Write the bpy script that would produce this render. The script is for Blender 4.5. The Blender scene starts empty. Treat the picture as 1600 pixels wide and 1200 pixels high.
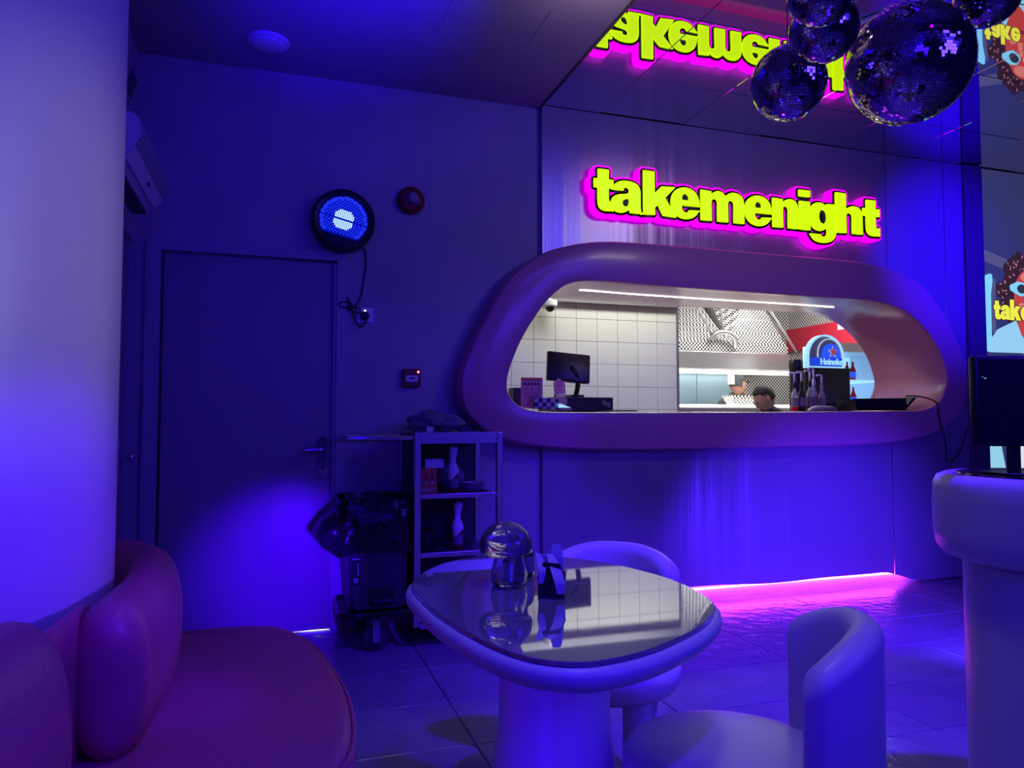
import bpy, bmesh, math, random
from mathutils import Vector, Matrix, noise
random.seed(7)
R = math.radians
PI = math.pi
sc = bpy.context.scene
col = sc.collection

# ---------------------------------------------------------------- camera, world, exposure
cd = bpy.data.cameras.new('camera')
cam = bpy.data.objects.new('camera', cd); col.objects.link(cam)
cd.sensor_width = 36.0; cd.lens = 36.0*1150/1600; cd.clip_start = 0.02
cam.location = (0, 0, 1.18)
cam.rotation_euler = (R(90+2.72), 0, R(-18.2))
sc.camera = cam
sc.view_settings.view_transform = 'Standard'
sc.view_settings.look = 'None'
sc.view_settings.exposure = 0.0
sc.view_settings.gamma = 1.0
sc.view_settings.use_curve_mapping = False
try:
    sc.cycles.use_denoising = True
    sc.cycles.max_bounces = 8
    sc.cycles.sample_clamp_indirect = 4.0
    sc.cycles.caustics_refractive = False
    sc.cycles.caustics_reflective = False
except Exception:
    pass
w = bpy.data.worlds.new('world'); sc.world = w; w.use_nodes = True
w.node_tree.nodes['Background'].inputs[0].default_value = (0.035, 0.016, 0.75, 1)
w.node_tree.nodes['Background'].inputs[1].default_value = 0.05

# ---------------------------------------------------------------- lights
def lamp(name, kind, loc, power, color, aim=None, size=0.1, size_y=None, angle=60, blend=1.0, spread=None):
    d = bpy.data.lights.new(name, kind); d.energy = power; d.color = color
    if kind == 'AREA':
        d.shape = 'RECTANGLE'; d.size = size; d.size_y = size_y or size
        if spread: d.spread = R(spread)
    else:
        d.shadow_soft_size = size
    if kind == 'SPOT':
        d.spot_size = R(angle); d.spot_blend = blend
    o = bpy.data.objects.new(name, d); col.objects.link(o); o.location = loc
    if aim is not None:
        o.rotation_euler = (Vector(aim)-Vector(loc)).to_track_quat('-Z', 'Y').to_euler()
    return o
BLUE = (0.05, 0.0, 1.0); VIO = (0.16, 0.09, 1.0); GREY = (0.55, 0.40, 1.0); WHITE = (1.0, 0.97, 0.90)
# added room fill and washes, no fixtures behind them
lamp('room_fill', 'AREA', (3.4, -1.2, 2.7), 72, (0.055, 0.022, 1.0), (2.2, 4.2, 1.4), 1.6, 1.0)
lamp('room_fill_left', 'AREA', (0.3, -1.8, 2.5), 40, (0.018, 0.002, 1.0), (-0.2, 4.2, 1.6), 1.4, 1.0)
lamp('white_wash', 'AREA', (3.2, 1.7, 3.05), 1.7, (1.0, 0.84, 0.72), (2.75, 4.26, 2.25), 0.5, 0.3, spread=95)
lamp('table_fill', 'AREA', (0.95, 1.5, 3.08), 0.9, (1.0, 0.85, 0.80), (0.95, 1.5, 0), 0.3, 0.3, spread=80)  # added neutral fill from above for table and chair tops
lamp('ceiling_wash', 'AREA', (1.38, 2.7, 2.72), 0.9, (1.0, 0.72, 0.85), (1.36, 2.82, 3.14), 0.25, 0.15, spread=120)  # added lamp standing in for sign light spilling onto the ceiling
lamp('column_wash', 'SPOT', (2.2, -0.6, 1.9), 120, (0.74, 0.66, 0.55), (-0.55, 2.0, 1.62), 0.15, angle=20)
# blue party spots
lamp('spot_door', 'SPOT', (0.24, 3.15, 0.62), 115, BLUE, (0.08, 4.26, 0.34), 0.03, angle=56)
lamp('spot_ceiling', 'SPOT', (0.35, 2.2, 2.3), 240, (0.01, 0.0, 1.0), (0.31, 3.02, 3.14), 0.03, angle=62)
lamp('spot_panel', 'SPOT', (4.5, 1.6, 2.85), 960, (0.02, 0.0, 1.0), (4.9, 4.26, 2.35), 0.04, angle=40)
lamp('spot_counter', 'SPOT', (3.4, 1.7, 0.45), 700, (0.06, 0.01, 1.0), (3.62, 4.25, 0.16), 0.05, angle=58)
lamp('spot_skirt', 'SPOT', (0.52, 1.15, 0.28), 9, BLUE, (0.19, 1.72, 0.25), 0.03, angle=70)
lamp('spot_column', 'SPOT', (0.75, 0.8, 1.25), 95, (0.10, 0.015, 1.0), (-0.46, 1.95, 0.96), 0.03, angle=27)
lamp('spot_table', 'SPOT', (0.32, 0.95, 0.12), 12, BLUE, (0.62, 1.7, 0.40), 0.05, angle=80)
lamp('spot_sofa', 'SPOT', (0.75, 1.0, 1.6), 95, BLUE, (-0.225, 2.10, 0.53), 0.05, angle=17)
lamp('spot_floor', 'SPOT', (2.0, 1.0, 2.9), 760, BLUE, (2.0, 2.9, 0.0), 0.05, angle=64)
lamp('spot_seat', 'SPOT', (0.3, 0.3, 2.6), 120, (0.03, 0.0, 1.0), (0.3, 1.7, 0.0), 0.05, angle=70)
# kitchen
lamp('kitchen_left', 'AREA', (2.9, 5.45, 2.66), 19, (0.98, 1.0, 0.90), (2.9, 5.5, 0), 1.6, 0.25)
lamp('kitchen_right', 'AREA', (5.0, 6.2, 2.66), 34, (1.0, 0.98, 0.95), (5.0, 6.6, 0), 1.6, 0.5)
lamp('under_hood', 'AREA', (4.6, 7.15, 1.70), 7, (1.0, 0.95, 0.82), (4.6, 7.25, 0), 1.7, 0.12)
lamp('under_door', 'POINT', (0.28, 4.42, 0.05), 4.0, (1.0, 0.95, 0.7), size=0.03)

# ---------------------------------------------------------------- materials
def mat(name, color, rough=0.5, metal=0.0, spec=0.5, coat=0.0, emit=None, es=0.0, trans=0.0, ior=1.45,
        var=0.0, vscale=6.0, bump=0.0, bscale=40.0, stretch=(1, 1, 1), aniso=0.0):
    m = bpy.data.materials.new(name); m.use_nodes = True
    nt = m.node_tree; b = nt.nodes['Principled BSDF']
    b.inputs['Base Color'].default_value = (*color, 1)
    b.inputs['Roughness'].default_value = rough; b.inputs['Metallic'].default_value = metal
    b.inputs['Specular IOR Level'].default_value = spec; b.inputs['IOR'].default_value = ior
    b.inputs['Coat Weight'].default_value = coat; b.inputs['Coat Roughness'].default_value = 0.08
    b.inputs['Transmission Weight'].default_value = trans
    b.inputs['Anisotropic'].default_value = aniso
    if emit: b.inputs['Emission Color'].default_value = (*emit, 1); b.inputs['Emission Strength'].default_value = es
    tc = nt.nodes.new('ShaderNodeTexCoord'); mp = nt.nodes.new('ShaderNodeMapping')
    mp.inputs['Scale'].default_value = stretch
    nt.links.new(tc.outputs['Object'], mp.inputs['Vector'])
    n = nt.nodes.new('ShaderNodeTexNoise'); n.inputs['Scale'].default_value = vscale; n.inputs['Detail'].default_value = 5
    nt.links.new(mp.outputs[0], n.inputs['Vector'])
    mx = nt.nodes.new('ShaderNodeMix'); mx.data_type = 'RGBA'
    v = var if var else 0.04
    mx.inputs[6].default_value = tuple(max(0, c*(1-v)) for c in color)+(1,)
    mx.inputs[7].default_value = tuple(min(1, c*(1+v)) for c in color)+(1,)
    nt.links.new(n.outputs['Fac'], mx.inputs[0]); nt.links.new(mx.outputs[2], b.inputs['Base Color'])
    if bump:
        n2 = nt.nodes.new('ShaderNodeTexNoise'); n2.inputs['Scale'].default_value = bscale; n2.inputs['Detail'].default_value = 4
        nt.links.new(mp.outputs[0], n2.inputs['Vector'])
        bp = nt.nodes.new('ShaderNodeBump'); bp.inputs['Strength'].default_value = bump; bp.inputs['Distance'].default_value = 0.01
        nt.links.new(n2.outputs['Fac'], bp.inputs['Height']); nt.links.new(bp.outputs[0], b.inputs['Normal'])
    return m
def emat(name, color, s):
    return mat(name, tuple(min(1, c*0.3) for c in color), 0.5, emit=color, es=s)
def checker(name, size, a=(0.82, 0.82, 0.8), b=(0.012, 0.012, 0.014), rough=0.3, rot=(0, 0, 0)):
    m = bpy.data.materials.new(name); m.use_nodes = True
    nt = m.node_tree; p = nt.nodes['Principled BSDF']; p.inputs['Roughness'].default_value = rough
    tc = nt.nodes.new('ShaderNodeTexCoord'); mp = nt.nodes.new('ShaderNodeMapping')
    mp.inputs['Location'].default_value = (0.0037, 0.0041, 0.0031); mp.inputs['Rotation'].default_value = rot
    c = nt.nodes.new('ShaderNodeTexChecker'); c.inputs['Scale'].default_value = 1/size
    c.inputs['Color1'].default_value = (*a, 1); c.inputs['Color2'].default_value = (*b, 1)
    nt.links.new(tc.outputs['Object'], mp.inputs[0]); nt.links.new(mp.outputs[0], c.inputs[0])
    nt.links.new(c.outputs[0], p.inputs['Base Color'])
    return m
M = {}
M['plaster'] = mat('plaster', (0.42, 0.40, 0.42), 0.55, var=0.22, vscale=2.5, bump=0.12, bscale=9)
M['cladding'] = mat('cladding', (0.40, 0.37, 0.42), 0.30, metal=0.4, var=0.1, vscale=3, bump=1.0, bscale=3.2, stretch=(1.6, 1, 0.03))
M['ceiling'] = mat('ceiling', (0.34, 0.32, 0.36), 0.6, var=0.1)
M['mirror'] = mat('mirror', (0.80, 0.78, 0.82), 0.02, metal=1.0, var=0.02)
M['slate'] = mat('slate', (0.30, 0.28, 0.32), 0.20, var=0.3, vscale=4, bump=0.5, bscale=14)
M['grout'] = mat('grout', (0.45, 0.42, 0.45), 0.7)
M['door'] = mat('door', (0.30, 0.27, 0.30), 0.4, var=0.12, vscale=5, stretch=(1, 1, 0.1))
M['doorframe'] = mat('doorframe', (0.40, 0.38, 0.42), 0.45)
M['darkpillar'] = mat('darkpillar', (0.12, 0.10, 0.13), 0.35)
M['frame'] = mat('frame', (0.60, 0.235, 0.325), 0.28, coat=0.15, var=0.05, vscale=1.5, bump=0.06, bscale=3)
M['sofa'] = mat('sofa', (0.52, 0.10, 0.20), 0.40, var=0.1, bump=0.12, bscale=60)
M['white_vinyl'] = mat('white_vinyl', (0.60, 0.58, 0.62), 0.38, var=0.05, bump=0.04, bscale=80)
M['pedestal'] = mat('pedestal', (0.72, 0.70, 0.74), 0.3, var=0.05)
M['column'] = mat('column', (0.66, 0.62, 0.64), 0.42, var=0.1, vscale=2.2, bump=0.05, bscale=6, stretch=(1, 1, 0.25))
M['tableglass'] = mat('tableglass', (0.64, 0.64, 0.66), 0.03, metal=0.78, var=0.01)
M['black'] = mat('black', (0.012, 0.012, 0.016), 0.35)
M['blackgloss'] = mat('blackgloss', (0.01, 0.01, 0.014), 0.12)
M['bag'] = mat('bag', (0.012, 0.012, 0.016), 0.2, bump=0.4, bscale=30)
M['bin'] = mat('bin', (0.05, 0.05, 0.06), 0.45)
M['steel'] = mat('steel', (0.55, 0.55, 0.57), 0.32, metal=0.9, var=0.06, stretch=(1, 1, 0.1))
M['steel_blue'] = mat('steel_blue', (0.30, 0.46, 0.58), 0.3, metal=0.4, var=0.1, stretch=(0.2, 1, 3))
M['chrome'] = mat('chrome', (0.7, 0.7, 0.72), 0.12, metal=1.0)
M['whiteplastic'] = mat('whiteplastic', (0.72, 0.72, 0.74), 0.35)
M['paper'] = mat('paper', (0.75, 0.74, 0.76), 0.75, bump=0.3, bscale=60)
M['red'] = mat('red', (0.20, 0.012, 0.02), 0.4)
M['orange'] = mat('orange', (0.75, 0.16, 0.06), 0.5)
M['tile'] = mat('tile', (0.78, 0.78, 0.72), 0.16, var=0.03, vscale=2)
M['dark_grout'] = mat('dark_grout', (0.04, 0.04, 0.04), 0.8)
M['checker'] = checker('checker', 0.021)
M['checker_big'] = checker('checker_big', 0.021, a=(0.45, 0.42, 0.7))
M['pinkcard'] = mat('pinkcard', (0.66, 0.30, 0.46), 0.6)
M['pinkcard2'] = mat('pinkcard2', (0.75, 0.42, 0.55), 0.6)
M['ink'] = mat('ink', (0.10, 0.03, 0.10), 0.6)
M['redwall'] = mat('redwall', (0.50, 0.02, 0.05), 0.4)
M['skin'] = mat('skin', (0.42, 0.22, 0.15), 0.5)
M['hair'] = mat('hair', (0.02, 0.017, 0.017), 0.6, bump=0.8, bscale=120)
M['cap'] = mat('cap', (0.06, 0.065, 0.07), 0.7)
M['shirt'] = mat('shirt', (0.03, 0.03, 0.04), 0.7)
M['glass'] = mat('glass', (0.80, 0.78, 0.95), 0.02, trans=0.92, ior=1.3, var=0.02)
M['greenglass'] = mat('greenglass', (0.03, 0.10, 0.03), 0.08, coat=0.5)
M['napkin'] = mat('napkin', (0.55, 0.50, 0.62), 0.8, bump=0.2, bscale=40)
M['ball_core'] = mat('ball_core', (0.006, 0.006, 0.008), 0.7)
M['ball_tile'] = mat('ball_tile', (0.50, 0.48, 0.54), 0.04, metal=1.0)
M['sign_yellow'] = emat('sign_yellow', (0.66, 1.0, 0.0), 1.0)
M['sign_black'] = mat('sign_black', (0.015, 0.015, 0.015), 0.5)
M['sign_magenta'] = emat('sign_magenta', (1.0, 0.0, 1.0), 1.4)
M['led_magenta'] = emat('led_magenta', (0.75, 0.05, 1.0), 34.0)
M['led_white'] = emat('led_white', (1.0, 0.93, 0.9), 5.0)
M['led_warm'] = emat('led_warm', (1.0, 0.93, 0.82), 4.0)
M['led_blue'] = emat('led_blue', (0.02, 0.10, 1.0), 0.9)
M['led_ice'] = emat('led_ice', (0.30, 0.62, 1.0), 1.15)
M['led_soft'] = emat('led_soft', (0.55, 0.65, 0.9), 0.7)
M['star_red'] = emat('star_red', (0.5, 0.08, 0.12), 0.6)
M['led_red'] = emat('led_red', (1.0, 0.10, 0.14), 8.0)
M['par_blue'] = emat('par_blue', (0.0, 0.004, 0.40), 0.9)
M['par_white'] = emat('par_white', (0.50, 0.85, 1.0), 1.5)
M['syrup_red'] = mat('syrup_red', (0.6, 0.01, 0.04), 0.1, emit=(0.6, 0.0, 0.03), es=0.0)
M['clear'] = mat('clear', (0.75, 0.75, 0.78), 0.08, trans=0.5, ior=1.2)
M['label'] = mat('label', (0.20, 0.19, 0.24), 0.6)
M['greyplastic'] = mat('greyplastic', (0.32, 0.31, 0.33), 0.4)

# ---------------------------------------------------------------- mesh helpers
def put(name, me, m=None, parent=None):
    o = bpy.data.objects.new(name, me); col.objects.link(o)
    if m is not None:
        me.materials.clear(); me.materials.append(M[m] if isinstance(m, str) else m)
    if parent is not None:
        o.parent = parent
        o.matrix_parent_inverse = base_inv(parent)
    return o
def base_inv(p):
    return Matrix.Translation(-p.location) if p.parent is None else Matrix.Identity(4)
def obj(name, bm, m, parent=None, smooth=False, auto=None):
    me = bpy.data.meshes.new(name)
    bmesh.ops.recalc_face_normals(bm, faces=bm.faces)
    if smooth:
        for f in bm.faces: f.smooth = True
        if auto:
            for e in bm.edges:
                if len(e.link_faces) == 2 and e.calc_face_angle(0) > R(auto): e.smooth = False
    bm.to_mesh(me); bm.free()
    return put(name, me, m, parent)
def tag(o, label=None, cat=None, group=None, kind=None):
    if label: o['label'] = label
    if cat: o['category'] = cat
    if group: o['group'] = group
    if kind: o['kind'] = kind
    return o
def thing(name, loc, label, cat, group=None):
    o = bpy.data.objects.new(name, None); col.objects.link(o); o.location = loc; o.empty_display_size = 0.05
    return tag(o, label, cat, group)
def struct(name, bm, m, **k):
    return tag(obj(name, bm, m, **k), kind='structure')
def B(): return bmesh.new()
def box(bm, x0, x1, y0, y1, z0, z1, bev=0.0, seg=2):
    t = bmesh.new() if bev else bm
    vs = [t.verts.new((x, y, z)) for z in (z0, z1) for y in (y0, y1) for x in (x0, x1)]
    for f in ((0, 2, 3, 1), (4, 5, 7, 6), (0, 1, 5, 4), (2, 6, 7, 3), (0, 4, 6, 2), (1, 3, 7, 5)):
        t.faces.new([vs[i] for i in f])
    if bev:
        bmesh.ops.bevel(t, geom=list(t.edges), offset=bev, segments=seg, affect='EDGES', profile=0.5)
        join(bm, t)
    return bm
def join(bm, t, mtx=None):
    me = bpy.data.meshes.new('tmp'); t.to_mesh(me); t.free()
    if mtx is not None: me.transform(mtx)
    bm.from_mesh(me); bpy.data.meshes.remove(me)
    return bm
def bx(*a, bev=0.0, seg=2): return box(B(), *a, bev=bev, seg=seg)
def lathe(bm, prof, c=(0, 0, 0), seg=32, mtx=None, rfun=None):
    t = bmesh.new(); rings = []
    for r, z in prof:
        if r < 1e-6: rings.append([t.verts.new((0, 0, z))])
        else:
            rings.append([t.verts.new((r*(rfun(2*PI*i/seg, z) if rfun else 1)*math.cos(2*PI*i/seg), r*(rfun(2*PI*i/seg, z) if rfun else 1)*math.sin(2*PI*i/seg), z)) for i in range(seg)])
    for a, b in zip(rings, rings[1:]):
        for i in range(seg):
            j = (i+1) % seg
            if len(a) == 1 and len(b) == 1: continue
            if len(a) == 1: t.faces.new((a[0], b[i], b[j]))
            elif len(b) == 1: t.faces.new((a[i], a[j], b[0]))
            else: t.faces.new((a[i], a[j], b[j], b[i]))
    if len(rings[0]) > 1: t.faces.new(rings[0])
    if len(rings[-1]) > 1: t.faces.new(rings[-1])
    mm = Matrix.Translation(Vector(c))
    if mtx is not None: mm = mm @ mtx
    return join(bm, t, mm)
FRONT = Matrix.Rotation(R(90), 4, 'X')      # lathe axis z -> -y (faces the room)
def cat_spline(P, n, closed=True):
    P = [Vector(p) for p in P]; N = len(P); out = []
    for i in range(N if closed else N-1):
        g = (lambda k: P[k % N]) if closed else (lambda k: P[max(0, min(N-1, k))])
        p0, p1, p2, p3 = g(i-1), g(i), g(i+1), g(i+2)
        for k in range(n):
            t = k/n
            out.append(0.5*((2*p1)+(-p0+p2)*t+(2*p0-5*p1+4*p2-p3)*t*t+(-p0+3*p1-3*p2+p3)*t**3))
    if not closed: out.append(P[-1].copy())
    return out
def tube(bm, pts, r, seg=8, closed=False, cap=True, rad=None):
    pts = [Vector(p) for p in pts]; N = len(pts); rings = []
    t0 = (pts[1]-pts[0]).normalized()
    n = t0.orthogonal().normalized(); prev = t0
    for i, p in enumerate(pts):
        if closed: t = (pts[(i+1) % N]-pts[i-1]).normalized()
        else: t = (pts[min(N-1, i+1)]-pts[max(0, i-1)]).normalized()
        q = prev.rotation_difference(t); n = q @ n; prev = t
        b = t.cross(n)
        rr = rad[i] if rad else r
        rings.append([bm.verts.new(p+rr*(math.cos(2*PI*k/seg)*n+math.sin(2*PI*k/seg)*b)) for k in range(seg)])
    for i in range(N if closed else N-1):
        a, b2 = rings[i], rings[(i+1) % N]
        for k in range(seg):
            bm.faces.new((a[k], a[(k+1) % seg], b2[(k+1) % seg], b2[k]))
    if cap and not closed:
        bm.faces.new(rings[0]); bm.faces.new(rings[-1])
    return bm
def prism(bm, poly, d0, d1, plane='XZ'):
    def p3(p, d):
        return {'XZ': (p[0], d, p[1]), 'XY': (p[0], p[1], d), 'YZ': (d, p[0], p[1])}[plane]
    a = [bm.verts.new(p3(p, d0)) for p in poly]; b = [bm.verts.new(p3(p, d1)) for p in poly]
    bm.faces.new(a); bm.faces.new(b)
    n = len(poly)
    for i in range(n): bm.faces.new((a[i], a[(i+1) % n], b[(i+1) % n], b[i]))
    return bm
def holed(polys, y0, y1):
    """vertical slab in the XZ plane, filled between an outline and its holes"""
    cu = bpy.data.curves.new('tmp', 'CURVE'); cu.dimensions = '2D'; cu.fill_mode = 'BOTH'; cu.extrude = abs(y1-y0)/2
    for P in polys:
        s = cu.splines.new('POLY'); s.points.add(len(P)-1); s.use_cyclic_u = True
        for q, p in zip(s.points, P): q.co = (p[0], p[1], 0, 1)
    o = bpy.data.objects.new('tmp', cu); col.objects.link(o)
    me = bpy.data.meshes.new_from_object(o.evaluated_get(bpy.context.evaluated_depsgraph_get()))
    bpy.data.objects.remove(o); bpy.data.curves.remove(cu)
    me.transform(Matrix(((1, 0, 0, 0), (0, 0, 1, (y0+y1)/2), (0, 1, 0, 0), (0, 0, 0, 1))))
    bm = bmesh.new(); bm.from_mesh(me); bpy.data.meshes.remove(me)
    bmesh.ops.remove_doubles(bm, verts=bm.verts, dist=1e-5)
    return bm
def inset_poly(P, d):
    n = len(P); out = []
    area = sum(P[i][0]*P[(i+1) % n][1]-P[(i+1) % n][0]*P[i][1] for i in range(n))
    s = 1 if area > 0 else -1
    for i in range(n):
        a, b = P[i-1], P[(i+1) % n]
        t = Vector((b[0]-a[0], b[1]-a[1])).normalized()
        out.append((P[i][0]-t.y*d*s, P[i][1]+t.x*d*s))
    return out
def pad(bm, P, prof):
    """stack of inset copies of a smooth outline: prof = [(inset, z)]"""
    rings = [[bm.verts.new((x, y, z)) for x, y in inset_poly(P, d)] for d, z in prof]
    n = len(P)
    for a, b in zip(rings, rings[1:]):
        for i in range(n): bm.faces.new((a[i], a[(i+1) % n], b[(i+1) % n], b[i]))
    bm.faces.new(rings[0]); bm.faces.new(rings[-1])
    return bm
def sausage(bm, path, a, b, seg=28, ends=0.09, p=2.4):
    """upholstered roll: superellipse section (half width a, half height b), rounded ends"""
    path = [Vector(q) for q in path]; N = len(path); rings = []
    L = [0]
    for i in range(1, N): L.append(L[-1]+(path[i]-path[i-1]).length)
    for i, c in enumerate(path):
        t = (path[min(N-1, i+1)]-path[max(0, i-1)]); t.z = 0; t.normalize()
        s = Vector((t.y, -t.x, 0))
        e = min(L[i], L[-1]-L[i]); k = 1 if e >= ends else math.sqrt(max(0.0, 1-((ends-e)/ends)**2))
        k = max(k, 0.02); kk = 0.0 + k
        ring = []
        for q in range(seg):
            th = 2*PI*q/seg; cx = math.copysign(abs(math.cos(th))**(2/p), math.cos(th)); cz = math.copysign(abs(math.sin(th))**(2/p), math.sin(th))
            kx = a-ends+ends*kk if a > ends else a*kk; kz = b-ends+ends*kk if b > ends else b*kk
            ring.append(bm.verts.new(c+s*cx*kx+Vector((0, 0, cz*kz))))
        rings.append(ring)
    for u, v in zip(rings, rings[1:]):
        for q in range(seg): bm.faces.new((u[q], u[(q+1) % seg], v[(q+1) % seg], v[q]))
    bm.faces.new(rings[0]); bm.faces.new(rings[-1])
    return bm
def dup(root, delta=(0, 0, 0), label=None):
    def cp(o, parent):
        c = o.copy(); col.objects.link(c)
        if parent is not None:
            c.parent = parent; c.matrix_parent_inverse = o.matrix_parent_inverse.copy()
        for ch in list(o.children): cp(ch, c)
        return c
    r = cp(root, None); r.location = Vector(root.location)+Vector(delta)
    if label: r['label'] = label
    return r
# -- lettering: outlines of the built-in face
def text_bm(body, x0, x1, z0, z1, y0, y1, grow=0.0):
    """flat lettering in the XZ plane, facing -Y, fitted to a rectangle"""
    cu = bpy.data.curves.new('tmp', 'FONT'); cu.body = body; cu.offset = grow; cu.extrude = 0.001; cu.resolution_u = 4
    o = bpy.data.objects.new('tmp', cu); col.objects.link(o)
    me = bpy.data.meshes.new_from_object(o.evaluated_get(bpy.context.evaluated_depsgraph_get()))
    bpy.data.objects.remove(o); bpy.data.curves.remove(cu)
    xs = [v.co.x for v in me.vertices]; zs = [v.co.y for v in me.vertices]; ys = [v.co.z for v in me.vertices]
    ax, bx_, az, bz = min(xs), max(xs), min(zs), max(zs); ay, by = min(ys), max(ys)
    for v in me.vertices:
        x, z, y = v.co
        v.co = (x0+(x-ax)/(bx_-ax)*(x1-x0), y1-(y-ay)/(by-ay)*(y1-y0), z0+(z-az)/(bz-az)*(z1-z0))
    bm = bmesh.new(); bm.from_mesh(me); bpy.data.meshes.remove(me)
    return bm

CZ = 3.14        # ceiling height
WY = 4.26        # plane of the rear wall

# ================================================================ ROOM SHELL
# serving window contours in the wall plane (x, z)
OUT = cat_spline([(2.97, 2.30), (2.30, 2.30), (1.93, 2.285), (1.66, 2.225), (1.50, 2.15), (1.34, 2.02), (1.19, 1.78), (1.075, 1.54), (1.035, 1.38), (1.065, 1.23), (1.165, 1.125), (1.36, 1.045), (1.68, 1.0), (2.20, 0.988),
                  (2.97, 0.988), (3.74, 0.992), (4.20, 1.012), (4.52, 1.06), (4.75, 1.155), (4.88, 1.30), (4.915, 1.47), (4.86, 1.68), (4.72, 1.93), (4.52, 2.145), (4.30, 2.24), (4.00, 2.29), (3.6, 2.30)], 8)
INN = cat_spline([(2.97, 2.02), (2.30, 2.025), (1.90, 2.03), (1.72, 2.0), (1.60, 1.915), (1.50, 1.79), (1.41, 1.645), (1.345, 1.49), (1.322, 1.39), (1.342, 1.31), (1.41, 1.252), (1.53, 1.226), (1.80, 1.222), (2.30, 1.222),
                  (2.97, 1.225), (3.70, 1.232), (4.25, 1.236), (4.47, 1.246), (4.615, 1.30), (4.69, 1.41), (4.70, 1.51), (4.63, 1.69), (4.485, 1.852), (4.31, 1.96), (4.08, 2.008), (3.80, 2.018), (3.4, 2.02)], 8)
def lerp_c(k): return [(o.x+(i.x-o.x)*k, o.y+(i.y-o.y)*k) for o, i in zip(OUT, INN)]
HOLE = lerp_c(0.72)
struct('floor', bx(-3, 8, -3, 9.2, -0.12, -0.012), 'grout')
floor = bpy.data.objects['floor']
tile_me = {}
def floor_tile(x0, x1, y0, y1):
    key = (round(x1-x0, 3), round(y1-y0, 3))
    if key not in tile_me:
        b = bx(0, key[0], 0, key[1], -0.012, 0.0, bev=0.0025, seg=1)
        me = bpy.data.meshes.new('floor_tile'); bmesh.ops.recalc_face_normals(b, faces=b.faces); b.to_mesh(me); b.free()
        tile_me[key] = me; me.materials.append(M['slate'])
    o = put('floor_tile', tile_me[key], None, floor)
    o.location = (x0, y0, random.uniform(-0.0008, 0.0006))
g = 0.0035; tw, tl = 0.85, 0.425
for i in range(-4, 7):
    for j in range(-5, 10):
        y0 = 3.49+(j-8)*tl+2*tl-2*tl
        x0 = 2.43+(i-1)*tw
        if y0+tl > WY+0.05 or y0 < -0.9: continue
        if x0 > 6.5: continue
        floor_tile(x0+g/2, x0+tw-g/2, y0+g/2, y0+tl-g/2)
for i in range(-4, 7):
    x0 = 2.43+(i-1)*tw
    y0 = 3.49+tl
    floor_tile(x0+g/2, x0+tw-g/2, y0+g/2, WY+0.12)

def rect(x0, x1, z0, z1): return [(x0, z0), (x1, z0), (x1, z1), (x0, z1)]
struct('wall_rear', holed([[(-0.81, -0.01), (-0.558, -0.01), (-0.558, 2.076), (0.352, 2.076), (0.352, -0.01), (8, -0.01), (8, CZ+0.02), (-0.81, CZ+0.02)], [(p[0], p[1]) for p in HOLE]], WY, WY+0.12), 'plaster')
rear = bpy.data.objects['wall_rear']
# metal cladding sheets over the right part of the wall; the lower hem is cut by hand and waves
COVER = [(p[0], p[1]) for p in lerp_c(0.3)]
def hem(x):
    h = 0.083+0.008*math.sin(x*3.1+0.4)+0.004*math.sin(x*7.3)
    if x > 4.2: h = max(0.008, h-(x-4.2)*0.30)
    if x < 2.3: h = max(0.008, h-(2.3-x)*0.12)
    return h
xs = [1.59+(5.03-1.59)*i/60 for i in range(61)]
hl = [(x, hem(x)) for x in xs]
def clip_half(poly, xc, left):
    out = []
    n = len(poly)
    for i in range(n):
        a, b = poly[i], poly[(i+1) % n]
        ina = (a[0] <= xc) == left; inb = (b[0] <= xc) == left
        if ina: out.append(a)
        if ina != inb:
            t = (xc-a[0])/(b[0]-a[0]); out.append((xc, a[1]+(b[1]-a[1])*t))
    return out
# sheet 1 between x 1.59 and 4.287, notched by the opening on both sides: built as an upper and a lower sheet
def sheet(x0, x1, upper):
    L = [p for p in COVER]
    n = len(L)
    iL = min(range(n), key=lambda i: L[i][0]); iR = max(range(n), key=lambda i: L[i][0])
    seq = [L[(iL+k) % n] for k in range((iR-iL) % n+1)]      # goes through the bottom
    seq2 = [L[(iR+k) % n] for k in range((iL-iR) % n+1)]     # goes over the top
    arc = seq if not upper else list(reversed(seq2))
    arc = [p for p in arc if x0 < p[0] < x1]
    arc = sorted(arc)
    if upper: return [(x0, CZ-0.004), (x0, arc[0][1])]+arc+[(x1, arc[-1][1]), (x1, CZ-0.004)]
    low = [p for p in hl if x0 <= p[0] <= x1]
    low = [(x0, hem(x0))]+[p for p in low if x0+0.01 < p[0] < x1-0.01]+[(x1, hem(x1))]
    return low+[(x1, arc[-1][1])]+list(reversed(arc))+[(x0, arc[0][1])]
for (a, b) in ((1.59, 4.284), (4.290, 4.84)):
    for up in (True, False):
        obj('cladding_panel', holed([sheet(a, b, up)], WY-0.036, WY-0.032), 'cladding', rear)
obj('cladding_panel', holed([rect(4.846, 5.03, hem(4.9), CZ-0.004)], WY-0.036, WY-0.032), 'cladding', rear)
for za, zb in ((hem(1.59), 1.06), (2.16, CZ-0.004)): obj('edge_return', bx(1.586, 1.590, WY-0.036, WY-0.001, za, zb), 'cladding', rear)
bm = B(); box(bm, 1.59, 5.03, WY-0.002, WY+0.0, 0.0, 0.16); obj('skirting_board', bm, 'whiteplastic', rear)
led = obj('led_strip', bx(1.75, 4.42, WY-0.024, WY-0.012, 0.066, 0.075), 'led_magenta')
tag(led, 'magenta LED strip glowing under the cladding along the floor', 'led strip')

struct('wall_left', bx(-0.81, -0.69, -3, WY, -0.01, CZ), 'plaster')
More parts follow.
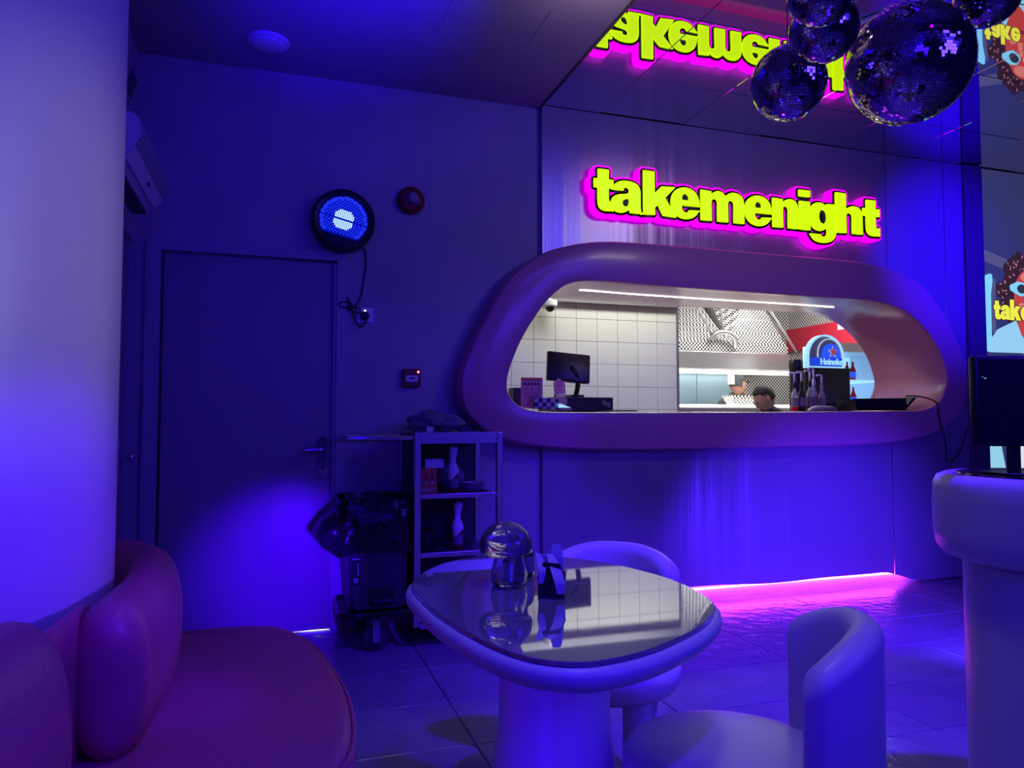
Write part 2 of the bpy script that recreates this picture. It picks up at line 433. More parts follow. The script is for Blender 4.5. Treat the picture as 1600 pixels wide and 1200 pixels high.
# door in the rear wall
d1 = thing('door_1', (-0.1, WY, 0), None, None); d1['kind'] = 'structure'
lf = obj('door_leaf', bx(-0.548, 0.342, WY+0.012, WY+0.055, 0.012, 2.068, bev=0.003), 'door', d1)
bm = B()
P = [(-0.632, 0), (-0.632, 2.118), (0.405, 2.13), (0.405, 0), (0.352, 0), (0.352, 2.076), (-0.558, 2.076), (-0.558, 0)]
obj('door_frame', prism(bm, P, WY-0.022, WY+0.02), 'doorframe', d1)
bm = B(); box(bm, 0.335, 0.356, WY-0.012, WY+0.035, 0.0, 2.06); obj('door_stop', bm, 'doorframe', d1)
bm = B(); box(bm, -0.557, -0.52, WY+0.057, WY+0.09, 0.0, 2.07); box(bm, 0.32, 0.351, WY+0.057, WY+0.09, 0.0, 2.07); box(bm, -0.557, 0.351, WY+0.057, WY+0.09, 2.03, 2.075); obj('door_light_stop', bm, 'doorframe', d1)  # unseen strips behind the leaf, added to block light leaking round it
hp = obj('handle_plate', prism(B(), [(p.x, p.y) for p in cat_spline([Vector((a, b, 0)) for a, b in [(0.285, 0.845), (0.302, 0.85), (0.312, 0.90), (0.307, 0.97), (0.312, 1.04), (0.302, 1.075), (0.285, 1.08), (0.268, 1.075), (0.258, 1.04), (0.263, 0.97), (0.258, 0.90), (0.268, 0.85)]], 4)], WY+0.002, WY+0.013), 'chrome', d1)
obj('lever', tube(B(), cat_spline([(0.287, WY+0.004, 1.006), (0.286, WY-0.04, 1.006), (0.270, WY-0.052, 1.007), (0.235, WY-0.052, 1.012), (0.180, WY-0.05, 1.009)], 5, False), 0.0085, 10), 'chrome', hp, smooth=True)
obj('keyhole', lathe(B(), [(0.0, 0.0), (0.009, 0.0), (0.009, 0.006), (0, 0.006)], (0.285, WY+0.003, 0.91), 14, FRONT), 'black', hp)
obj('threshold', bx(-0.55, 0.345, WY-0.02, WY+0.14, -0.001, 0.004), 'paper', d1)
# door in the left wall, seen edge-on beside the column
d2 = thing('door_2', (-0.69, 3.6, 0), None, None); d2['kind'] = 'structure'
obj('door_leaf', bx(-0.70, -0.675, 2.95, 4.02, 0.01, 2.06, bev=0.003), 'door', d2)
obj('door_frame', prism(B(), [(2.86, 0), (2.86, 2.14), (4.12, 2.14), (4.12, 0), (4.03, 0), (4.03, 2.065), (2.94, 2.065), (2.94, 0)], -0.7, -0.655, 'YZ'), 'doorframe', d2)
hp = obj('handle_plate', bx(-0.676, -0.668, 3.86, 3.90, 0.88, 1.10, bev=0.003), 'steel', d2)
obj('knob', lathe(B(), [(0.0, 0), (0.01, 0), (0.01, 0.03), (0.024, 0.04), (0.026, 0.055), (0.016, 0.068), (0, 0.07)], (-0.669, 3.88, 1.0), 16, Matrix.Rotation(R(90), 4, 'Y')), 'chrome', hp, smooth=True)

# ceiling: matt boards on the left, mirror panels on the right
struct('ceiling', bx(-0.9, 8, -3, WY+0.12, CZ+0.02, CZ+0.12), 'ceiling')
ceil = bpy.data.objects['ceiling']
obj('ceiling_board', holed([rect(-0.81, 1.585, -3, WY), rect(0.775, 1.25, 3.2, 3.575)], CZ-0.012, CZ+0.02), 'ceiling', ceil)
ob = bpy.data.objects['ceiling_board']
ob.data.transform(Matrix(((1, 0, 0, 0), (0, 0, 1, 0), (0, 1, 0, 0), (0, 0, 0, 1))))
obj('access_hatch', bx(0.779, 1.246, 3.204, 3.571, CZ-0.010, CZ+0.018), 'ceiling', ceil)
obj('edge_strip', bx(1.573, 1.587, -3, WY-0.002, CZ-0.018, CZ+0.005), 'black', ceil)
ys = [WY-0.018, 3.715, 3.07, 2.47, 1.87, 1.27, 0.67, 0.07]
xsn = [1.588, 1.985, 2.585, 3.185, 3.785, 4.385, 4.985, 5.585, 6.185, 6.785]
mp = {}
for xa, xb in zip(xsn, xsn[1:]):
    for ya, yb in zip(ys, ys[1:]):
        key = (round(xb-xa, 3), round(ya-yb, 3))
        if key not in mp:
            b_ = bx(-key[0]/2+.0015, key[0]/2-.0015, -key[1]/2+.0015, key[1]/2-.0015, 0, 0.012, bev=0.002, seg=1)
            me = bpy.data.meshes.new('mirror_panel'); bmesh.ops.recalc_face_normals(b_, faces=b_.faces); b_.to_mesh(me); b_.free()
            me.materials.append(M['mirror']); mp[key] = me
        o = put('mirror_panel', mp[key], None, ceil)
        o.location = ((xa+xb)/2, (ya+yb)/2, CZ+random.uniform(-0.0015, 0.0015))
        o.rotation_euler = (R(random.uniform(-0.12, 0.12)), R(random.uniform(-0.12, 0.12)), 0)
tag(obj('ceiling_downlight', lathe(B(), [(0, 0), (0.075, 0), (0.08, 0.004), (0.082, 0.012), (0.098, 0.012), (0.104, 0.02), (0.104, 0.03), (0, 0.03)], (-0.036, 3.914, CZ-0.040), 36), 'whiteplastic', smooth=True, auto=40),
    'round white unlit downlight set in the blue-lit ceiling at the left', 'ceiling light')

# ================================================================ SERVING WINDOW
PROF = [(0.0, WY-0.013), (0.0, WY-0.085), (0.006, WY-0.112), (0.025, WY-0.132), (0.06, WY-0.145), (0.12, WY-0.150), (0.5, WY-0.152), (0.95, WY-0.151), (0.98, WY-0.149), (0.995, WY-0.143), (1.0, WY-0.133), (1.0, WY-0.06), (1.0, WY+0.2), (1.0, WY+0.42), (1.0, WY+0.53), (0.985, WY+0.54), (0.93, WY+0.54), (0.90, WY+0.51), (0.90, WY+0.13)]
bm = B(); rings = []
for k, y in PROF: rings.append([bm.verts.new((p[0], y, p[1])) for p in lerp_c(k)])
n = len(OUT)
for a, b in zip(rings, rings[1:]):
    for i in range(n): bm.faces.new((a[i], a[(i+1) % n], b[(i+1) % n], b[i]))
sw = obj('serving_window_frame', bm, 'frame', smooth=True, auto=35)
tag(sw, 'large glossy pink rounded frame around the lit kitchen serving window', 'window frame')
bm = B(); 
def soffit(x):
    P_ = sorted([(p.x, p.y) for p in INN if p.y > 1.7])
    for p, q in zip(P_, P_[1:]):
        if p[0] <= x <= q[0]: return p[1]+(q[1]-p[1])*(x-p[0])/(q[0]-p[0])
xs_ = [1.93+2.06*i/16 for i in range(17)]
prism(bm, [(x, soffit(x)-0.004) for x in xs_]+[(x, soffit(x)+0.004) for x in reversed(xs_)], 4.435, 4.45)
tag(obj('soffit_led_strip', bm, 'led_white'), 'thin white LED line under the top of the pink window frame', 'led strip')

# ================================================================ SIGN
GL = {
 'n': ["M0,0 L0,.97 L.41,.97 L.41,.85 C.49,.95 .58,1 .70,1 C.92,1 1.03,.86 1.03,.64 L1.03,0 L.60,0 L.60,.56 C.60,.66 .57,.71 .51,.71 C.45,.71 .43,.65 .43,.56 L.43,0"],
 'h': ["M0,0 L0,1.41 L.43,1.41 L.43,.87 C.50,.95 .60,1 .72,1 C.95,1 1.06,.86 1.06,.64 L1.06,0 L.63,0 L.63,.56 C.63,.66 .60,.71 .53,.71 C.46,.71 .43,.65 .43,.56 L.43,0"],
 'm': ["M0,0 L0,.97 L.40,.97 L.40,.86 C.47,.95 .56,1 .67,1 C.79,1 .88,.95 .93,.85 C1.01,.95 1.11,1 1.24,1 C1.50,1 1.64,.88 1.64,.62 L1.64,0 L1.22,0 L1.22,.57 C1.22,.66 1.19,.70 1.13,.70 C1.06,.70 1.03,.65 1.03,.56 L1.03,0 L.61,0 L.61,.57 C.61,.66 .58,.70 .52,.70 C.45,.70 .42,.65 .42,.56 L.42,0"],
 'i': ["M0,0 L0,.97 L.46,.97 L.46,0", "M0,1.12 L0,1.37 L.46,1.37 L.46,1.12"],
 't': ["M.15,1.28 L.55,1.28 L.55,.97 L.72,.97 L.72,.70 L.55,.70 L.55,.38 C.55,.30 .59,.28 .72,.29 L.72,.01 C.62,-.01 .54,-.02 .46,-.02 C.24,-.02 .13,.07 .13,.27 L.13,.70 L0,.70 L0,.97 L.15,.97"],
 'k': ["M0,0 L0,1.41 L.43,1.41 L.43,.68 L.66,.97 L1.16,.97 L.80,.60 L1.2,0 L.70,0 L.52,.34 L.43,.24 L.43,0"],
 'e': ["M1.06,.32 C1,.12 .82,-.02 .54,-.02 C.22,-.02 0,.18 0,.49 C0,.79 .23,1 .55,1 C.88,1 1.08,.78 1.08,.46 L1.08,.40 L.42,.40 C.42,.29 .47,.22 .56,.22 C.62,.22 .65,.25 .67,.30", "M.42,.60 C.43,.70 .48,.77 .55,.77 C.62,.77 .66,.70 .66,.60"],
 'a': ["M.05,.66 C.07,.90 .25,1 .54,1 C.85,1 1,.89 1,.64 L1,.22 C1,.12 1.02,.05 1.06,0 L.64,0 C.62,.03 .61,.06 .61,.10 C.53,.02 .43,-.02 .31,-.02 C.12,-.02 0,.09 0,.27 C0,.46 .12,.55 .36,.58 C.54,.60 .59,.62 .59,.68 C.59,.73 .56,.76 .51,.76 C.46,.76 .43,.73 .42,.66", "M.59,.44 C.54,.42 .47,.41 .44,.38 C.41,.36 .40,.33 .40,.30 C.40,.25 .43,.21 .48,.21 C.56,.21 .60,.29 .59,.44"],
 'g': ["M.72,.97 L1.13,.97 L1.13,.10 C1.13,-.22 .93,-.38 .55,-.38 C.24,-.38 .06,-.27 .04,-.07 L.46,-.07 C.48,-.12 .52,-.14 .57,-.14 C.66,-.14 .71,-.09 .71,0 L.71,.13 C.63,.05 .54,.01 .43,.01 C.17,.01 0,.20 0,.50 C0,.80 .17,1 .43,1 C.55,1 .65,.95 .72,.86", "M.57,.73 C.48,.73 .43,.64 .43,.51 C.43,.38 .48,.29 .57,.29 C.66,.29 .71,.38 .71,.51 C.71,.64 .66,.73 .57,.73"]}
def glyph_path(d):
    P = []; tok = d.split(); i = 0
    def xy(t): a, b = t.split(','); return (float(a), float(b))
    while i < len(tok):
        t = tok[i]
        if t[0] in 'ML': P.append(xy(t[1:])); i += 1
        else:
            p0 = P[-1]; p1 = xy(t[1:]); p2 = xy(tok[i+1]); p3 = xy(tok[i+2]); i += 3
            for k in range(1, 7):
                u = k/6
                P.append(tuple((1-u)**3*p0[c]+3*(1-u)**2*u*p1[c]+3*(1-u)*u*u*p2[c]+u**3*p3[c] for c in (0, 1)))
    if math.hypot(P[0][0]-P[-1][0], P[0][1]-P[-1][1]) < 1e-6: P.pop()
    return P
def fit_glyph(ch, x0, x1, z0, z1, thin=0.0):
    P = [glyph_path(d) for d in GL[ch]]
    if thin: P = [inset_poly(q, -thin if (k and ch != 'i') else thin) for k, q in enumerate(P)]
    xs_ = [p[0] for q in P for p in q]; zs_ = [p[1] for q in P for p in q]
    ax, bx2, az, bz = min(xs_), max(xs_), min(zs_), max(zs_)
    return [[(x0+(p[0]-ax)/(bx2-ax)*(x1-x0), z0+(p[1]-az)/(bz-az)*(z1-z0)) for p in q] for q in P]
def grow(bm, Q, r, y0, y1, seg=12):
    for q in Q:
        n = len(q)
        for i in range(n):
            a, b = q[i], q[(i+1) % n]
            prism(bm, [(a[0]+r*math.cos(2*PI*k/seg), a[1]+r*math.sin(2*PI*k/seg)) for k in range(seg)], y0, y1)
            dx, dz = b[0]-a[0], b[1]-a[1]; L = math.hypot(dx, dz)
            if L < 1e-5: continue
            nx, nz = -dz/L*r, dx/L*r
            prism(bm, [(a[0]+nx, a[1]+nz), (b[0]+nx, b[1]+nz), (b[0]-nx, b[1]-nz), (a[0]-nx, a[1]-nz)], y0, y1)
sign = thing('neon_sign', (3.06, WY-0.02, 2.4), 'glowing yellow takemenight sign with black outline and magenta edge above the window', 'sign')
LET = [('t', 1.926, 2.064, 2.500, 2.768), ('a', 2.046, 2.276, 2.497, 2.709), ('k', 2.276, 2.517, 2.500, 2.793), ('e', 2.477, 2.701, 2.497, 2.709), ('m', 2.703, 3.043, 2.501, 2.709), ('e', 3.046, 3.272, 2.498, 2.709),
       ('n', 3.272, 3.487, 2.502, 2.709), ('i', 3.492, 3.590, 2.503, 2.785), ('g', 3.578, 3.812, 2.423, 2.709), ('h', 3.808, 4.046, 2.506, 2.797), ('t', 4.050, 4.203, 2.505, 2.768)]
bk, mg = B(), B()
for ch, x0, x1, z0, z1 in LET:
    r = 0.004; kf = 0.9857
    x0, x1, z0, z1 = x0*kf, x1*kf, 1.18+(z0-1.18)*kf, 1.18+(z1-1.18)*kf
    Q = fit_glyph(ch, x0+r, x1-r, z0+r, z1-r, 0.035)
    yb = holed(Q, WY-0.122, WY-0.112); grow(yb, Q, r, WY-0.122, WY-0.112, 8)
    obj('letter', yb, 'sign_yellow', sign)
    outer = Q[:1] if ch in 'aeg' else Q      # counters are closed on the backing layers
    join(bk, holed(outer, WY-0.112, WY-0.104)); grow(bk, outer, r+0.015, WY-0.112, WY-0.104)
    join(mg, holed(outer, WY-0.104, WY-0.036)); grow(mg, outer, r+0.028, WY-0.104, WY-0.036)
obj('outline_panel', bk, 'sign_black', sign)
obj('glow_backing', mg, 'sign_magenta', sign)

# ================================================================ KITCHEN BEHIND THE WINDOW
def joint_tiles(x0, nx, z0, nz, s, y, parent):
    b = bx(0, s-0.003, -0.007, 0, 0, s-0.003, bev=0.0015, seg=1)
    me = bpy.data.meshes.new('wall_tile'); bmesh.ops.recalc_face_normals(b, faces=b.faces); b.to_mesh(me); b.free(); me.materials.append(M['tile'])
    for i in range(nx):
        for j in range(nz):
            o = put('wall_tile', me, None, parent); o.location = (x0+i*s, y+random.uniform(-0.0006, 0), z0+j*s)
struct('wall_kitchen_left', bx(1.0, 1.1, WY+0.12, 6.1, -0.01, 2.75), 'whiteplastic')
struct('wall_kitchen_tiled', bx(1.1, 3.58, 6.0, 6.1, -0.01, 2.75), 'dark_grout')
kt = bpy.data.objects['wall_kitchen_tiled']
joint_tiles(3.58-12*0.2015, 12, 1.268-0.2015*1, 6, 0.2015, 6.0, kt)
obj('steel_channel', bx(1.1, 3.575, 5.93, 5.993, 2.205, 2.27), 'steel', kt)
obj('corner_trim', bx(3.575, 3.60, 5.985, 6.11, 0, 2.75), 'steel', kt)
struct('wall_kitchen_side', bx(3.48, 3.58, 6.1, 7.6, -0.01, 2.75), 'whiteplastic')
struct('wall_kitchen_rear', bx(3.58, 6.15, 7.5, 7.6, -0.01, 2.75), 'checker')
struct('wall_kitchen_right', bx(6.05, 6.15, WY+0.12, 7.5, -0.01, 2.75), 'checker')
struct('ceiling_kitchen', bx(1.0, 6.15, WY+0.12, 7.6, 2.75, 2.83), 'whiteplastic')
kr = bpy.data.objects['wall_kitchen_rear']
for k in range(2):
    p = obj('cabinet_door', bx(4.20+k*0.52, 4.715+k*0.52, 7.46, 7.498, 1.10, 1.74, bev=0.003), 'steel_blue', kr)
obj('steel_panel', bx(3.585, 4.195, 7.47, 7.498, 1.10, 1.74), 'steel_blue', kr)
# red fascia on the right wall with cut-off white capitals
rf = thing('red_fascia', (6.0, 6.6, 2.0), 'red fascia board with white capitals high on the kitchen right wall', 'sign')
obj('board', bx(6.0, 6.045, 5.2, 7.48, 2.0, 2.27, bev=0.004), 'redwall', rf)
t = text_bm('SOUND!', 0, 0.50, 2.17, 2.25, 0, 0.004, 0.01)
me_t = bpy.data.meshes.new('lettering'); t.to_mesh(me_t); t.free()
me_t.transform(Matrix.Translation((5.9985, 6.42, 0)) @ Matrix.Rotation(R(-90), 4, 'Z'))
put('lettering', me_t, 'paper', rf)
obj('white_mark', bx(5.996, 5.9995, 6.45, 6.62, 2.17, 2.25), 'paper', rf)

# hood
hood = thing('extractor_hood', (4.6, 7.2, 1.72), 'checkered extractor hood with steel lower band over the cooking line', 'hood')
bm = B(); box(bm, 3.60, 5.60, 6.93, 7.49, 1.725, 1.915, bev=0.004); obj('steel_band', bm, 'steel', hood)
bm = B()
a = [(3.60, 6.935), (5.60, 6.935), (5.60, 7.49), (3.60, 7.49)]
lv = [(a, 1.918), (a, 2.02), ([(3.60, 6.935), (3.98, 6.935), (4.05, 7.18), (4.62, 7.18), (4.74, 7.05), (5.30, 7.12), (5.35, 7.49), (3.60, 7.49)], 2.02)]
def lid(bm, lo, hi, z0, z1):
    A = [bm.verts.new((x, y, z0)) for x, y in lo]; Bv = [bm.verts.new((x, y, z1)) for x, y in hi]
    n = len(lo)
    for i in range(n): bm.faces.new((A[i], A[(i+1) % n], Bv[(i+1) % n], Bv[i]))
    bm.faces.new(A); bm.faces.new(Bv)
lid(bm, [(3.60, 6.94), (4.02, 6.94), (4.02, 7.49), (3.60, 7.49)], [(3.60, 6.94), (4.02, 6.94), (4.02, 7.49), (3.60, 7.49)], 1.917, 2.74)
lid(bm, [(4.02, 6.945), (4.80, 6.945), (4.80, 7.49), (4.02, 7.49)], [(4.02, 6.945), (4.80, 6.945), (4.80, 7.49), (4.02, 7.49)], 1.917, 2.03)
lid(bm, [(4.02, 6.95), (4.80, 6.95), (4.80, 7.49), (4.02, 7.49)], [(4.02, 7.05), (4.55, 7.40), (4.60, 7.49), (4.02, 7.49)], 2.03, 2.74)
lid(bm, [(4.80, 6.94), (5.58, 6.94), (5.58, 7.49), (4.80, 7.49)], [(4.80, 6.94), (5.58, 6.94), (5.58, 7.49), (4.80, 7.49)], 1.917, 2.01)
lid(bm, [(4.80, 6.95), (5.56, 6.95), (5.56, 7.49), (4.80, 7.49)], [(4.72, 7.30), (5.15, 7.05), (5.30, 7.49), (4.70, 7.49)], 2.01, 2.74)
obj('checkered_cladding', bm, 'checker', hood)
obj('light_bar', bx(3.62, 5.60, 6.915, 6.932, 1.672, 1.716), 'led_warm', hood)
for x in (3.75, 4.22, 4.70, 5.18): obj('spot_light', lathe(B(), [(0, 0), (0.045, 0), (0.05, 0.012), (0, 0.012)], (x, 7.05, 1.710), 16), 'led_warm', hood)
obj('duct_elbow', tube(B(), cat_spline([(4.55, 6.90, 2.04), (4.60, 6.87, 2.11), (4.72, 6.85, 2.12), (4.82, 6.86, 2.06), (4.86, 6.90, 1.97)], 6, False), 0.03, 12), 'steel', hood, smooth=True)
for i, (p, q) in enumerate((((4.33, 6.90, 2.48), (4.57, 6.90, 2.08)), ((4.68, 6.89, 2.6), (4.68, 6.89, 2.12)), ((5.15, 6.88, 2.6), (5.62, 6.84, 1.93)))):
    obj('conduit', tube(B(), [p, q], 0.014, 8), 'greyplastic', hood, smooth=True)

# pass counter with the lit upper edge
pc = thing('pass_counter', (4.6, 6.4, 0), 'steel pass counter with ribbed front and bright top edge before the cooks', 'counter')
obj('body', bx(3.62, 5.40, 6.40, 6.75, 0, 1.30, bev=0.003), 'steel', pc)
obj('ribbed_front', join(B(), bx(3.62, 5.40, 6.385, 6.40, 1.18, 1.295)), 'greyplastic', pc)
bm = B()
for i in range(60): box(bm, 3.64+i*0.0293, 3.652+i*0.0293, 6.378, 6.385, 1.18, 1.285)
tag(obj('ribs', bm, 'steel', pc), kind='stuff')
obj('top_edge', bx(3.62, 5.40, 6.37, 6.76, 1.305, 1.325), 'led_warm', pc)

# worktop just behind the opening
wt = thing('kitchen_worktop', (3.2, 5.0, 0), 'steel worktop running behind the serving window', 'counter')
obj('top', bx(1.15, 5.9, 4.815, 5.36, 1.195, 1.233, bev=0.004), 'steel', wt)
obj('body', bx(1.2, 5.85, 4.86, 5.33, 0.0, 1.195), 'whiteplastic', wt)

# --- till
pos = thing('till_terminal', (2.08, 4.9, 1.235), 'black till screen on a bent neck seen from behind in the window', 'till')
mm = Matrix.Translation((2.0, 4.80, 1.545)) @ Matrix.Rotation(R(-8), 4, 'Z') @ Matrix.Rotation(R(5), 4, 'Y') @ Matrix.Rotation(R(-12), 4, 'X')
bm = join(B(), bx(-0.155, 0.155, -0.014, 0.014, -0.105, 0.105, bev=0.013, seg=3), mm)
scn = obj('screen', bm, 'black', pos, smooth=True, auto=40)
obj('screen_edge', join(B(), bx(-0.158, 0.158, 0.0145, 0.019, -0.108, 0.108, bev=0.002), mm), 'steel', scn)
obj('neck', tube(B(), cat_spline([(2.01, 4.79, 1.55), (2.04, 4.775, 1.50), (2.065, 4.79, 1.43), (2.07, 4.83, 1.36), (2.07, 4.86, 1.33)], 6, False), 0.018, 10), 'black', pos, smooth=True)
obj('neck_foot', bx(2.02, 2.12, 4.80, 4.92, 1.332, 1.352, bev=0.006), 'black', pos)
obj('cash_box', bx(1.895, 2.335, 4.78, 5.15, 1.236, 1.334, bev=0.005), 'black', pos)
for s in (-1, 1):
    bm = B()
    for k in range(3):
        t_ = bx(-0.035, 0.035, -0.0015, 0.0015, -0.003, 0.003)
        join(bm, t_, Matrix.Translation((2.115+s*0.165, 4.7795, 1.300-0.012*k)) @ Matrix.Rotation(R(25*s), 4, 'Y'))
    tag(obj('vent_slots', bm, 'greyplastic', pos), kind='stuff')
tag(obj('receipt_pad', bx(2.22, 2.44, 4.62, 4.74, 1.2335, 1.242, bev=0.003), 'black'), 'thin black pad lying right of the till on the window ledge', 'pad')
# menu stand, small card, checkered box, printer box
mn = thing('menu_stand', (1.60, 4.46, 1.237), 'large pink menu card standing at the left end of the window', 'menu')
obj('card', bx(1.528, 1.676, 4.46, 4.468, 1.25, 1.447, bev=0.002), 'pinkcard', mn)
bm = B()
for k in range(5): lathe(bm, [(0.0075, 0), (0.0095, 0), (0.0095, 0.001), (0.0075, 0.001)], (1.556+k*0.023, 4.4595, 1.405), 14, FRONT)
for k, (a_, b_, z) in enumerate(((1.54, 1.664, 1.425), (1.545, 1.57, 1.375), (1.59, 1.612, 1.375), (1.635, 1.66, 1.375), (1.54, 1.664, 1.35), (1.55, 1.65, 1.335), (1.56, 1.645, 1.32))):
    box(bm, a_, b_, 4.4588, 4.4598, z, z+0.003)
box(bm, 1.597, 1.605, 4.4588, 4.4598, 1.366, 1.374); box(bm, 1.645, 1.653, 4.4588, 4.4598, 1.363, 1.371)
obj('print', bm, 'ink', mn)
obj('top_band', bx(1.529, 1.675, 4.4585, 4.4598, 1.432, 1.446), 'orange', mn)
cdx = thing('price_card', (1.86, 4.63, 1.337), 'small pink clip card beside the till base', 'menu')
mm = Matrix.Translation((1.866, 4.63, 1.35)) @ Matrix.Rotation(R(-6), 4, 'Y')
obj('card', join(B(), bx(-0.042, 0.042, 0, 0.005, 0, 0.085, bev=0.001), mm), 'pinkcard2', cdx)
obj('clip', lathe(B(), [(0, 0), (0.016, 0), (0.016, 0.006), (0, 0.006)], mm @ Vector((0, 0.004, 0.09)), 16, FRONT), 'pinkcard', cdx)
bm = B()
for z, k in ((0.072, .03), (0.06, .034), (0.05, .026)): join(bm, bx(-k, k, -0.001, 0, z, z+0.003), mm)
join(bm, bx(-0.024, -0.022, -0.001, 0, 0.008, 0.046), mm); join(bm, bx(0.0, 0.002, -0.001, 0, 0.012, 0.046), mm)
obj('print', bm, 'ink', cdx)
obj('foot', bx(1.83, 1.905, 4.615, 4.66, 1.2345, 1.349, bev=0.002), 'clear', cdx)
ck = thing('checkered_box', (1.67, 4.41, 1.24), 'dark blue checkered paper box lying before the pink menu card', 'box')
mm = Matrix.Translation((1.675, 4.42, 1.242)) @ Matrix.Rotation(R(3), 4, 'Y')
obj('box', join(B(), bx(-0.085, 0.085, -0.03, 0.03, 0.0, 0.072, bev=0.002), mm), checker('checker_box', 0.028, a=(0.42, 0.38, 0.62), b=(0.02, 0.015, 0.05), rot=(0.0, 0.0, 0.0)), ck)
cdv = thing('card_reader', (1.79, 4.38, 1.233), 'small grey card reader with bright screen before the till base', 'card reader')
mm = Matrix.Translation((1.785, 4.375, 1.2335)) @ Matrix.Rotation(R(-18), 4, 'Y')
obj('body', bx(1.755, 1.83, 4.34, 4.41, 1.2335, 1.252, bev=0.004), 'greyplastic', cdv)
obj('display', prism(B(), [(1.757, 1.2525), (1.822, 1.2525), (1.757, 1.276)], 4.345, 4.405), 'led_ice', cdv)
tag(obj('receipt_printer', bx(1.655, 1.735, 5.0, 5.12, 1.2335, 1.405, bev=0.006), 'black'), 'black upright printer box behind the pink menu card', 'printer')
# dome camera
cc = thing('dome_camera', (2.27, 5.86, 2.2), 'white dome security camera with dark bubble below the steel channel', 'camera')
obj('housing', lathe(B(), [(0, 0), (0.052, 0), (0.062, 0.01), (0.064, 0.05), (0.06, 0.058), (0, 0.058)], (2.27, 5.86, 2.138), 28), 'whiteplastic', cc, smooth=True, auto=40)
obj('bubble', lathe(B(), [(0, -0.042), (0.018, -0.039), (0.032, -0.028), (0.039, -0.012), (0.04, 0.0), (0, 0.0)], (2.27, 5.86, 2.138), 24), 'blackgloss', cc, smooth=True)
obj('bracket', bx(2.255, 2.285, 5.86, 5.93, 2.19, 2.225), 'whiteplastic', cc)

# --- pump bottles on the ledge
def bottle(x, y, z0, h, r, m, label, top=0.06, fill=None, collar='black'):
    b = thing('pump_bottle', (x, y, z0), label, 'bottle', 'pump bottles on the window ledge')
    hb = h*0.60
    obj('body', lathe(B(), [(0, 0), (r*.95, 0), (r, .006), (r, hb*.62), (r*.85, hb*.76), (r*.42, hb*.92), (r*.40, hb), (0, hb)], (x, y, z0), 20), m, b, smooth=True, auto=50)
    obj('label', lathe(B(), [(r*1.02, hb*.24), (r*1.03, hb*.24), (r*1.03, hb*.60), (r*1.02, hb*.60)], (x, y, z0), 20), 'label', b)
    if fill: obj('syrup', lathe(B(), [(r*1.01, .008), (r*1.015, .008), (r*1.015, hb*.22), (r*1.01, hb*.22)], (x, y, z0), 20), fill, b)
    obj('collar', lathe(B(), [(0, hb), (r*.48, hb), (r*.5, hb+.03), (r*.3, hb+.05), (0, hb+.05)], (x, y, z0), 16), collar, b)
    obj('pump', tube(B(), [(x, y, z0+hb+.03), (x, y, z0+h-.012), (x-.004, y-.002, z0+h-.004), (x-.05, y-.012, z0+h-.004), (x-.062, y-.014, z0+h-.012)], 0.0075, 8), 'whiteplastic', b, smooth=True)
bottle(3.868, 4.74, 1.2345, 0.305, 0.027, 'clear', 'pump bottle with bright red syrup left end of the bottle row', fill='syrup_red')
bottle(3.926, 4.73, 1.2345, 0.312, 0.027, 'black', 'dark brown pump bottle right beside the red syrup bottle')
bottle(3.996, 4.72, 1.2345, 0.325, 0.028, 'clear', 'middle clear pump bottle with dark printed label', fill='ink')
bottle(4.058, 4.75, 1.2345, 0.348, 0.027, 'clear', 'tallest clear pump bottle just left of the black machine', collar='whiteplastic')
bottle(4.118, 4.73, 1.239, 0.288, 0.025, 'clear', 'narrow clear pump bottle at the right end of the bottle row', collar='greyplastic')
# pouch and tray
bm = B(); rr = []
for i in range(13):
    u = i/12; wv = math.sin(PI*u)**0.5
    rr.append([bm.verts.new((3.72+0.26*u, 4.42+0.055*wv*math.cos(2*PI*k/10), 1.2375+0.021*wv+0.021*wv*math.sin(2*PI*k/10)*(1+0.15*math.sin(9*u)))) for k in range(10)])
for a_, b_ in zip(rr, rr[1:]):
    for k in range(10): bm.faces.new((a_[k], a_[(k+1) % 10], b_[(k+1) % 10], b_[k]))
bm.faces.new(rr[0]); bm.faces.new(rr[-1])
tag(obj('foil_pouch', bm, 'greyplastic', smooth=True), 'grey flat pouch lying before the pump bottles', 'pouch')
tag(obj('receipt_slip', prism(B(), [(3.74, 4.33), (3.83, 4.31), (3.86, 4.34), (3.77, 4.36)], 1.234, 1.2355, 'XY'), 'paper'), 'white paper slip on the ledge before the grey pouch', 'slip')
tr = thing('black_tray', (4.2, 4.3, 1.24), 'low black tray with flared right side on the window ledge', 'tray')
bm = B()
prism(bm, [(3.98, 1.2405), (4.42, 1.2445), (4.53, 1.340), (4.50, 1.340), (4.40, 1.252), (4.0, 1.250), (3.985, 1.318), (3.955, 1.318)], 4.22, 4.40)
box(bm, 3.985, 4.43, 4.22, 4.228, 1.243, 1.325); box(bm, 3.985, 4.43, 4.392, 4.40, 1.243, 1.325)
obj('tray', bm, 'black', tr)
obj('rim', prism(B(), [(3.95, 1.319), (4.43, 1.327), (4.43, 1.333), (3.95, 1.325)], 4.215, 4.232), 'blackgloss', tr)
cord = tag(obj('hanging_cord', tube(B(), cat_spline([(4.505, 4.30, 1.352), (4.56, 4.22, 1.345), (4.60, 4.12, 1.30), (4.60, 4.095, 1.20), (4.62, 4.092, 1.10), (4.66, 4.10, 0.98), (4.70, 4.14, 0.90), (4.77, 4.17, 0.865), (4.85, 4.18, 0.90), (4.92, 4.18, 1.0), (4.97, 4.18, 1.12)], 8, False), 0.0055, 6), 'black', smooth=True),
           'thin black cord hanging in a loop over the lower right of the pink frame', 'cord')
